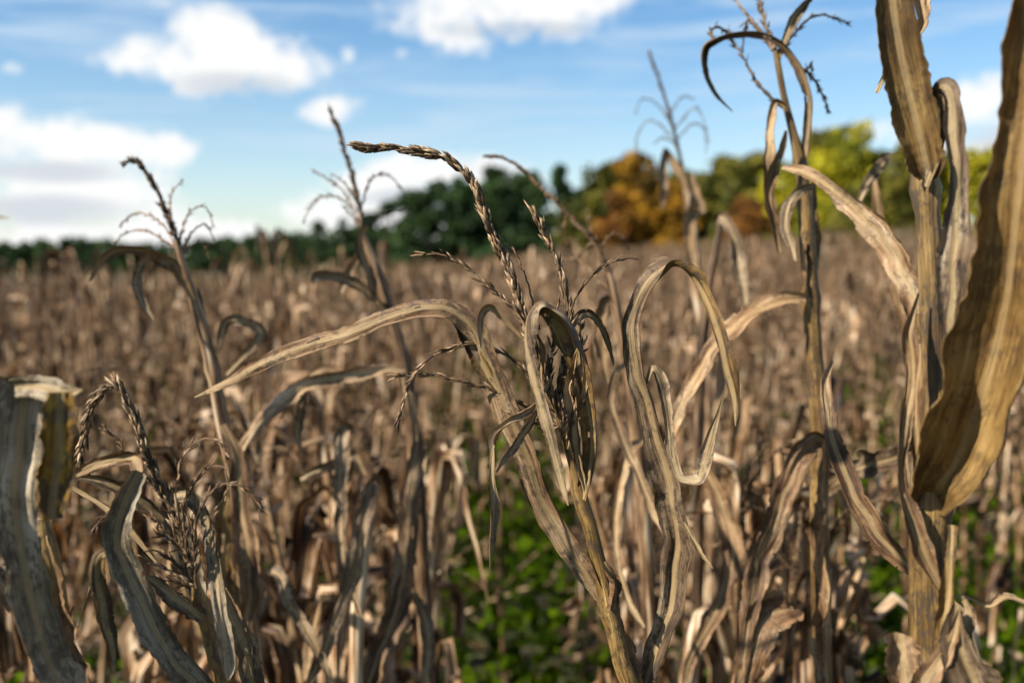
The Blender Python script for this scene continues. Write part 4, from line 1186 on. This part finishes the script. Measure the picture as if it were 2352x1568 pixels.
EXTRA = [  # px of the stalk, distance, px of the top, label
    (575, 1.62, 960, 'large corn plant with hanging leaves between hooked spike and folded tassel'),
    (668, 1.50, 1000, 'large corn plant just left of the two pale crossing leaves'),
    (745, 1.75, 930, 'large corn plant close behind the two pale crossing leaves'),
    (905, 1.55, 985, 'large corn plant just right of the two pale crossing leaves'),
    (1020, 1.60, 1010, 'large corn plant in front of the green weeds, left of the sharp stalk'),
    (1330, 1.70, 960, 'large corn plant directly behind the sharp stalk'),
    (1590, 1.65, 980, 'large corn plant right of the arching sharp leaf'),
    (1660, 1.50, 1060, 'large corn plant under the pale hooked leaf'),
    (1790, 1.70, 930, 'large corn plant left of the tall looping stalk'),
    (1965, 1.60, 1010, 'large corn plant between the looping stalk and the thick stalk'),
    (2270, 1.60, 1080, 'large corn plant at the right edge under the huge leaf'),
    (330, 1.65, 940, 'large corn plant behind the folded tassel'),
]
for i, (px, d, top, lab) in enumerate(EXTRA):
    lst = PROTO[(i * 5 + 2) % 12]
    q = P(px, 1000, d)
    x, y = float(q[0]), float(q[1])
    topz = max(max(v.co.z for v in me.vertices) for nm, me in lst)
    sc = (1.65 - (top - 585) / FPX * d) / topz
    root = bpy.data.objects.new('corn_plant', None)
    root.empty_display_size = 0.1
    COL.objects.link(root)
    root.location = (x, y, float(ground_z(x, y)))
    root.rotation_euler = (g.normal(0, 0.05), g.normal(0, 0.05), g.uniform(0, 6.28))
    root.scale = (sc, sc, sc)
    tag(root, lab, 'corn plant', 'corn plants of the field')
    for nm, me in lst:
        ob(nm, me, root)

# the rest of the field: one mass
def merge_field():
    protos = []
    for k in range(24):
        pr = field_plant(300 + k, 1 if k < 12 else 2)
        V, UV, var, F4, F3, MI = [], [], [], [], [], []
        n = 0
        for nm, mbs in pr.items():
            for b in mbs:
                v, uv, va, f4, f3, mi = b.data()
                V.append(v); UV.append(uv); var.append(va)
                F4.append(f4 + n); F3.append(f3 + n)
                MI.append((len(f4), {'stalk': 1, 'leaf': 0, 'tassel': 2}[nm]))
                n += len(v)
        protos.append((np.vstack(V), np.vstack(UV), np.concatenate(var), np.vstack(F4), np.concatenate([np.full(c, m_) for c, m_ in MI])))

    def s_mid():
        d = math.sqrt(g.uniform(D_NEAR ** 2, 26 ** 2))
        return g.uniform(-0.66, 0.66) * d, d

    def s_far():
        d = math.sqrt(g.uniform(26 ** 2, 84 ** 2))
        return g.uniform(-0.62, 0.62) * d, d

    def s_side():
        while True:
            x, y = g.uniform(-9, 9), g.uniform(-2.5, D_NEAR)
            if y < 1.3 and x < 0:
                continue
            if abs(x) > 0.56 * max(y, 0) + 0.75 and abs(x) < 3.2 + 0.66 * max(y, 0):
                return x, y
    pts = scatter(7000, s_mid, 0.27, [])
    pts += scatter(9000, s_far, 0.6, [])
    pts += scatter(700, s_side, 0.34, [])
    print('mass plants', len(pts))
    Vs, UVs, vs, F4s, Ms = [], [], [], [], []
    n = 0
    for (x, y) in pts:
        V, UV, va, f4, mi = protos[int(g.integers(12)) + (12 if y > 17 else 0)]
        a = g.uniform(0, 6.28)
        sc = g.uniform(0.88, 1.1)
        c, s = math.cos(a) * sc, math.sin(a) * sc
        q = np.empty_like(V)
        lx, ly = g.normal(0, 0.06, 2)
        q[:, 0] = V[:, 0] * c - V[:, 1] * s + x + lx * V[:, 2]
        q[:, 1] = V[:, 0] * s + V[:, 1] * c + y + ly * V[:, 2]
        q[:, 2] = V[:, 2] * sc + float(ground_z(x, y))
        Vs.append(q); UVs.append(UV); F4s.append(f4 + n); Ms.append(mi)
        vs.append((va + g.random()) % 1.0)
        n += len(V)
    me = make_mesh('corn_field', np.vstack(Vs), np.vstack(UVs), np.concatenate(vs), np.vstack(F4s), np.zeros((0, 3), int), np.concatenate(Ms), [M['leaf_field'], M['stalk_field'], M['tassel']])
    o = ob('corn_field', me)
    tag(o, 'brown dry corn field reaching back to the trees', 'corn field', kind='stuff')


merge_field()

# ------------------------------------------------------------------ green weeds between the stalks


def weeds():
    g = np.random.default_rng(21)
    n = 90000
    d = np.sqrt(g.uniform(1.2 ** 2, 12.0 ** 2, n))
    x = g.uniform(-0.72, 0.72, n) * d
    y = d
    # patchy
    f = np.sin(x * 1.9 + 1.3) * np.cos(y * 1.4 + 0.4) + 0.7 * np.sin(x * 0.7 + y * 0.9) + g.normal(0, 0.5, n)
    keep = (f > 0.1) | (((x / y > -0.06) & (x / y < 0.06)) | (x / y > 0.32))
    x, y, f = x[keep], y[keep], f[keep]
    n = len(x)
    h = np.abs(g.normal(0, 0.22, n)) * np.clip(0.6 + f * 0.35, 0.3, 1.4)
    pxw = 1176 + x / y * FPX
    h = h * np.where(((pxw > 1050) & (pxw < 1300)) | (pxw > 1930), 1.9, 1.0)
    h = np.clip(h, 0.01, 0.75)
    c = np.stack([x, y, ground_z(x, y) + h], 1)
    T = unit(g.normal(size=(n, 3)) + np.array([0, 0, 0.5]))
    W = unit(np.cross(T, g.normal(size=(n, 3))))
    N = np.cross(T, W)
    L = g.uniform(0.03, 0.085, n)[:, None]
    wd = L * g.uniform(0.25, 0.45, n)[:, None]
    V = np.stack([c, c + T * L * 0.45 + W * wd + N * L * 0.08, c + T * L + N * -0.1 * L, c + T * L * 0.45 - W * wd + N * L * 0.08], 1)
    F = np.arange(n * 4).reshape(n, 4)
    me = make_mesh('weeds', V.reshape(-1, 3), np.zeros((n * 4, 2)), np.repeat(g.random(n), 4), F, np.zeros((0, 3), int), np.zeros(n, int), [M['weed']], smooth=False)
    o = ob('weeds', me)
    tag(o, 'low green weeds growing between the corn stalks', 'weeds', kind='stuff')


weeds()


def litter():
    """broken leaves and bits of stalk lying and leaning under the plants"""
    g = np.random.default_rng(33)
    n, k = 13000, 5
    d = np.sqrt(g.uniform(1.6 ** 2, 15.0 ** 2, n))
    x = g.uniform(-0.68, 0.68, n) * d
    gap = ((x / d > -0.06) & (x / d < 0.06) | (x / d > 0.32)) & (d < 8)
    x, d = x[~gap], d[~gap]
    n = len(x)
    h = np.minimum(np.abs(g.normal(0, 0.24, n)) + 0.02, 0.5)
    a = g.uniform(0, 6.28, n)
    e = np.radians(g.uniform(-90, 60, n)) * np.where(h > 0.15, 1.0, 0.2)
    L = g.uniform(0.18, 0.5, n)
    w_ = g.uniform(0.012, 0.034, n)
    s_ = np.linspace(0, 1, k)
    ee = e[:, None] + (s_[None] - 0.3) * g.uniform(-1.6, 0.4, n)[:, None]
    aa = a[:, None] + s_[None] * g.uniform(-0.8, 0.8, n)[:, None]
    T = np.stack([np.cos(ee) * np.cos(aa), np.cos(ee) * np.sin(aa), np.sin(ee)], -1)
    C = np.cumsum(T, 1) * (L / k)[:, None, None]
    C = C + np.stack([x, d, ground_z(x, d) + h], -1)[:, None]
    C[..., 2] = np.maximum(C[..., 2], ground_z(C[..., 0], C[..., 1]) + 0.01)
    W = unit(np.cross(T, g.normal(size=(n, 1, 3))))
    wid = (w_[:, None] * np.sin(s_ * 2.6 + 0.35)[None] * 0.5)[..., None]
    N = np.cross(T, W)
    V = np.stack([C - W * wid + N * wid * 0.5, C, C + W * wid + N * wid * 0.5], 2)          # n,k,3,3
    idx = np.arange(n * k * 3).reshape(n, k, 3)
    F = np.stack([idx[:, :-1, :-1], idx[:, :-1, 1:], idx[:, 1:, 1:], idx[:, 1:, :-1]], -1).reshape(-1, 4)
    uu = np.broadcast_to(np.array([-1, 0, 1])[None, None, :] * 0.012 + 0.5, (n, k, 3))
    vv = np.broadcast_to((s_ * 0.4)[None, :, None], (n, k, 3))
    me = make_mesh('leaf_litter', V.reshape(-1, 3), np.stack([uu, vv], -1).reshape(-1, 2), np.repeat(g.random(n), k * 3), F, np.zeros((0, 3), int), np.zeros(len(F), int), [M['leaf_field']])
    o = ob('leaf_litter', me)
    tag(o, 'broken brown leaves lying and leaning under the corn plants', 'litter', kind='stuff')


litter()

# ------------------------------------------------------------------ trees


def crown_mesh(name, lobes, g, n, size, mat, squash=1.0, into=None):
    """leaf clumps spread in and around lobes [(centre, radii)]"""
    lob = np.array([l[0] for l in lobes])
    rad = np.array([l[1] for l in lobes])
    vol = rad.prod(1) ** 0.8
    i = g.choice(len(lobes), n, p=vol / vol.sum())
    u = unit(g.normal(size=(n, 3)))
    r = g.uniform(0.35, 1.0, n) ** 0.5 * (1 + 0.10 * g.normal(size=n))
    c = lob[i] + u * r[:, None] * rad[i]
    T = unit(u + 0.9 * g.normal(size=(n, 3)))
    W = unit(np.cross(T, g.normal(size=(n, 3))))
    L = size * g.uniform(0.5, 1.3, n)[:, None]
    V = np.stack([c - T * L * 0.5, c + W * L * 0.42, c + T * L * 0.6, c - W * L * 0.42 + np.cross(T, W) * L * 0.2], 1).reshape(-1, 3)
    var = np.repeat(np.clip(g.random(n) * 0.35 + (g.random(len(lobes))[i]) * 0.65, 0, 1), 4)
    if into is not None:
        into.add(V, np.arange(n * 4).reshape(n, 4), None, None, 0, var)
        return None
    return make_mesh(name, V, np.zeros((n * 4, 2)), var, np.arange(n * 4).reshape(n, 4), np.zeros((0, 3), int), np.zeros(n, int), [mat], smooth=False)


def tree_lobes(kind, h, w, g):
    lobes = []
    if kind == 'pine':
        for k in range(20):
            t = g.uniform(0.12, 1.0)
            rr = w * (1.05 - 0.75 * t) * g.uniform(0.5, 1.0)
            a = g.uniform(0, 6.28)
            lobes.append(((rr * 0.7 * math.cos(a), rr * 0.7 * math.sin(a), h * t * 0.95), (w * 0.36 * (1.25 - 0.6 * t), w * 0.36 * (1.25 - 0.6 * t), h * 0.07)))
        lobes.append(((0, 0, h * 0.95), (w * 0.25, w * 0.25, h * 0.07)))
    else:
        for k in range(22):
            t = g.uniform(0.06, 0.92)
            a = g.uniform(0, 6.28)
            rr = w * 0.85 * math.sqrt(g.random()) * (1.0 - 0.55 * max(0, t - 0.55) / 0.45)
            s = g.uniform(0.2, 0.4)
            lobes.append(((rr * math.cos(a), rr * math.sin(a), h * t), (w * s * g.uniform(0.7, 1.2), w * s * g.uniform(0.7, 1.2), h * s * g.uniform(0.22, 0.45))))
        lobes.append(((0, 0, h * 0.86), (w * 0.4, w * 0.4, h * 0.13)))
        lobes.append(((0, 0, h * 0.5), (w * 0.6, w * 0.6, h * 0.25)))
    return lobes


def tree(px, top_py, d, wpx, kind, mat, label, seed, n=3800):
    g = np.random.default_rng(seed)
    q = P(px, 585, d)
    x, y = q[0], q[1]
    z = float(ground_z(x, y))
    h = float(P(px, top_py + (14 if mat == 'lime' else -8), d)[2] - z) * (1.0 if mat == 'lime' else 1.05)
    wd = wpx * 1.35 / FPX * d / 2
    root = bpy.data.objects.new('pine_tree' if kind == 'pine' else 'broadleaf_tree', None)
    root.empty_display_size = 1
    COL.objects.link(root)
    root.location = (x, y, z)
    tag(root, label, 'tree', 'trees along the field edge')
    mb = MB()
    k = 7
    s = np.linspace(0, 1, k)
    C = np.stack([0.25 * wob(k, 2, g) * s, 0.25 * wob(k, 2, g) * s, s * h * 0.92], 1)
    tube(mb, C, (0.028 * h) * (1 - 0.85 * s) + 0.02, 7)
    for j in range(9):
        t = g.uniform(0.3, 0.85)
        b0 = np.array([np.interp(t, s, C[:, c]) for c in range(3)])
        a = g.uniform(0, 6.28)
        L = wd * g.uniform(0.5, 0.9) * (1.15 - 0.6 * t)
        e = b0 + np.array([L * math.cos(a), L * math.sin(a), L * g.uniform(0.1, 0.6)])
        tube(mb, np.linspace(b0, e, 4) + np.array([[0, 0, 0], [0, 0, .05], [0, 0, .05], [0, 0, 0]]) * L, np.linspace(0.01 * h, 0.002 * h, 4), 5)
    ob('trunk', mb.mesh('trunk', [M['bark']]), root)
    ob('crown', crown_mesh('crown', tree_lobes(kind, h, wd, g), g, n, 0.055 * h if kind != 'pine' else 0.05 * h, M[mat]), root)


TREES = [
    (640, 546, 185, 80, 'oak', 'pine', 'dark tree at the end of the far wood, beside the low hill trees'),
    (590, 550, 195, 80, 'oak', 'pine', 'dark rounded tree standing out of the far wood'),
    (1345, 440, 128, 110, 'oak', 'pine', 'dark green tree filling the dip behind the olive tree'),
    (1430, 420, 122, 120, 'oak', 'oak', 'olive tree close behind the orange crown'),
    (1565, 405, 112, 110, 'oak', 'oak', 'olive tree between orange crown and the gap'),
    (1620, 440, 118, 120, 'oak', 'pine', 'dark tree at the back of the gap'),
    (1860, 330, 100, 140, 'oak', 'oak', 'tall olive tree straight behind the looping plant'),
    (1770, 440, 92, 110, 'oak', 'rust', 'second rust red tree, nearer the looping plant'),
    (2120, 410, 84, 130, 'oak', 'oak', 'low green tree behind the hanging grey leaf'),
    (690, 545, 160, 90, 'oak', 'pine', 'lowest dark tree where the hill meets the far wood'),
    (1100, 450, 132, 140, 'oak', 'oak', 'olive tinged tree in front of the hill crest'),
    # px, top, distance, width, kind, material, label
    (735, 522, 150, 70, 'pine', 'pine', 'small dark pine at the low end of the wooded hill'),
    (790, 518, 145, 80, 'pine', 'pine', 'dark pine with rounded top, second from the low end of the hill'),
    (850, 505, 140, 100, 'pine', 'pine', 'dark pine behind the straight upright tassel'),
    (900, 478, 135, 110, 'pine', 'pine', 'dark pine on the rising slope of the wooded hill'),
    (955, 462, 130, 130, 'oak', 'pine', 'broad dark green tree halfway up the wooded hill'),
    (1010, 436, 128, 130, 'pine', 'pine', 'dark pine just below the crest of the wooded hill'),
    (1065, 424, 126, 130, 'oak', 'pine', 'broad dark green tree at the crest of the wooded hill'),
    (1130, 404, 124, 140, 'pine', 'pine', 'tallest dark pine of the hill, behind the drooping tassel'),
    (1190, 418, 124, 130, 'oak', 'pine', 'dark green tree under the bare bowed spike'),
    (1235, 430, 122, 100, 'pine', 'pine', 'dark pine beside the lone bushy topped pine'),
    (1285, 402, 120, 84, 'pine', 'pine', 'lone pine with a tufted crown standing above the dip'),
    (1330, 470, 118, 100, 'oak', 'oak', 'low olive tree in the dip between hill and orange tree'),
    (1395, 400, 108, 120, 'oak', 'oak', 'dark olive tree leaning on the orange tree'),
    (1470, 372, 100, 120, 'oak', 'orange', 'bright orange yellow tree in autumn colour'),
    (1520, 425, 99, 110, 'oak', 'orange', 'broad orange tree joined to the bright one'),
    (1425, 455, 99, 90, 'oak', 'rust', 'rusty low tree on the near flank of the orange tree'),
    (1555, 450, 98, 90, 'oak', 'orange', 'lower orange tree behind the feathery tassel'),
    (1600, 420, 104, 90, 'oak', 'oak', 'olive tree in the gap right of the orange tree'),
    (1660, 372, 98, 120, 'oak', 'oak', 'olive green tree behind the pale hooked leaf'),
    (1730, 368, 94, 130, 'oak', 'oak', 'rounded olive tree left of the tall looping plant'),
    (1715, 470, 84, 110, 'oak', 'rust', 'low rust red tree in front of the olive trees'),
    (1800, 360, 90, 120, 'oak', 'lime', 'yellow green tree behind the tall looping plant'),
    (1930, 272, 80, 150, 'oak', 'lime', 'tall yellow tree with bright crown between the stalks'),
    (2010, 330, 80, 120, 'oak', 'lime', 'yellow green tree left of the thick stalk'),
    (1960, 440, 72, 130, 'oak', 'oak', 'low green tree under the yellow crown'),
    (2075, 350, 78, 120, 'oak', 'oak', 'green tree hidden partly by the thick stalk'),
    (2170, 340, 78, 130, 'oak', 'lime', 'yellow green tree right behind the thick stalk'),
    (2255, 330, 76, 130, 'oak', 'lime', 'lime green tree seen between thick stalk and huge leaf'),
    (2345, 320, 76, 150, 'oak', 'lime', 'lime green tree at the right edge behind the huge leaf'),
]
for i, t in enumerate(TREES):
    tree(*t, seed=500 + i)


def far_wood():
    g = np.random.default_rng(77)
    mb = MB()
    for row in range(2):
        for k in range(70):
            px = -260 + k * 16.5 + g.uniform(-8, 8)
            d = 230 + row * 20 + g.uniform(-8, 8)
            q = P(px, 585, d)
            top = 560 - 10 * g.random() + (4 if row else 0) - (6 * math.sin(k * 0.3))
            if px > 560:
                top -= (px - 560) * 0.06
            h = float(P(px, top, d)[2])
            wd = 26 / FPX * d / 2 * g.uniform(0.8, 1.4)
            lobes = [((q[0] + a, q[1] + b, h * c), (r_, r_, h * s)) for (a, b, c, r_, s) in [(g.normal(0, wd * .5), g.normal(0, wd * .4), g.uniform(-0.8, 0.95), wd * g.uniform(0.5, 0.9), g.uniform(0.12, 0.3)) for _ in range(10)]]
            crown_mesh('', lobes, g, 300, 0.24 * h, None, into=mb)
    o = ob('far_wood', mb.mesh('far_wood', [M['pine']], smooth=False))
    tag(o, 'distant dark green wood along the horizon', 'wood', kind='stuff')


far_wood()
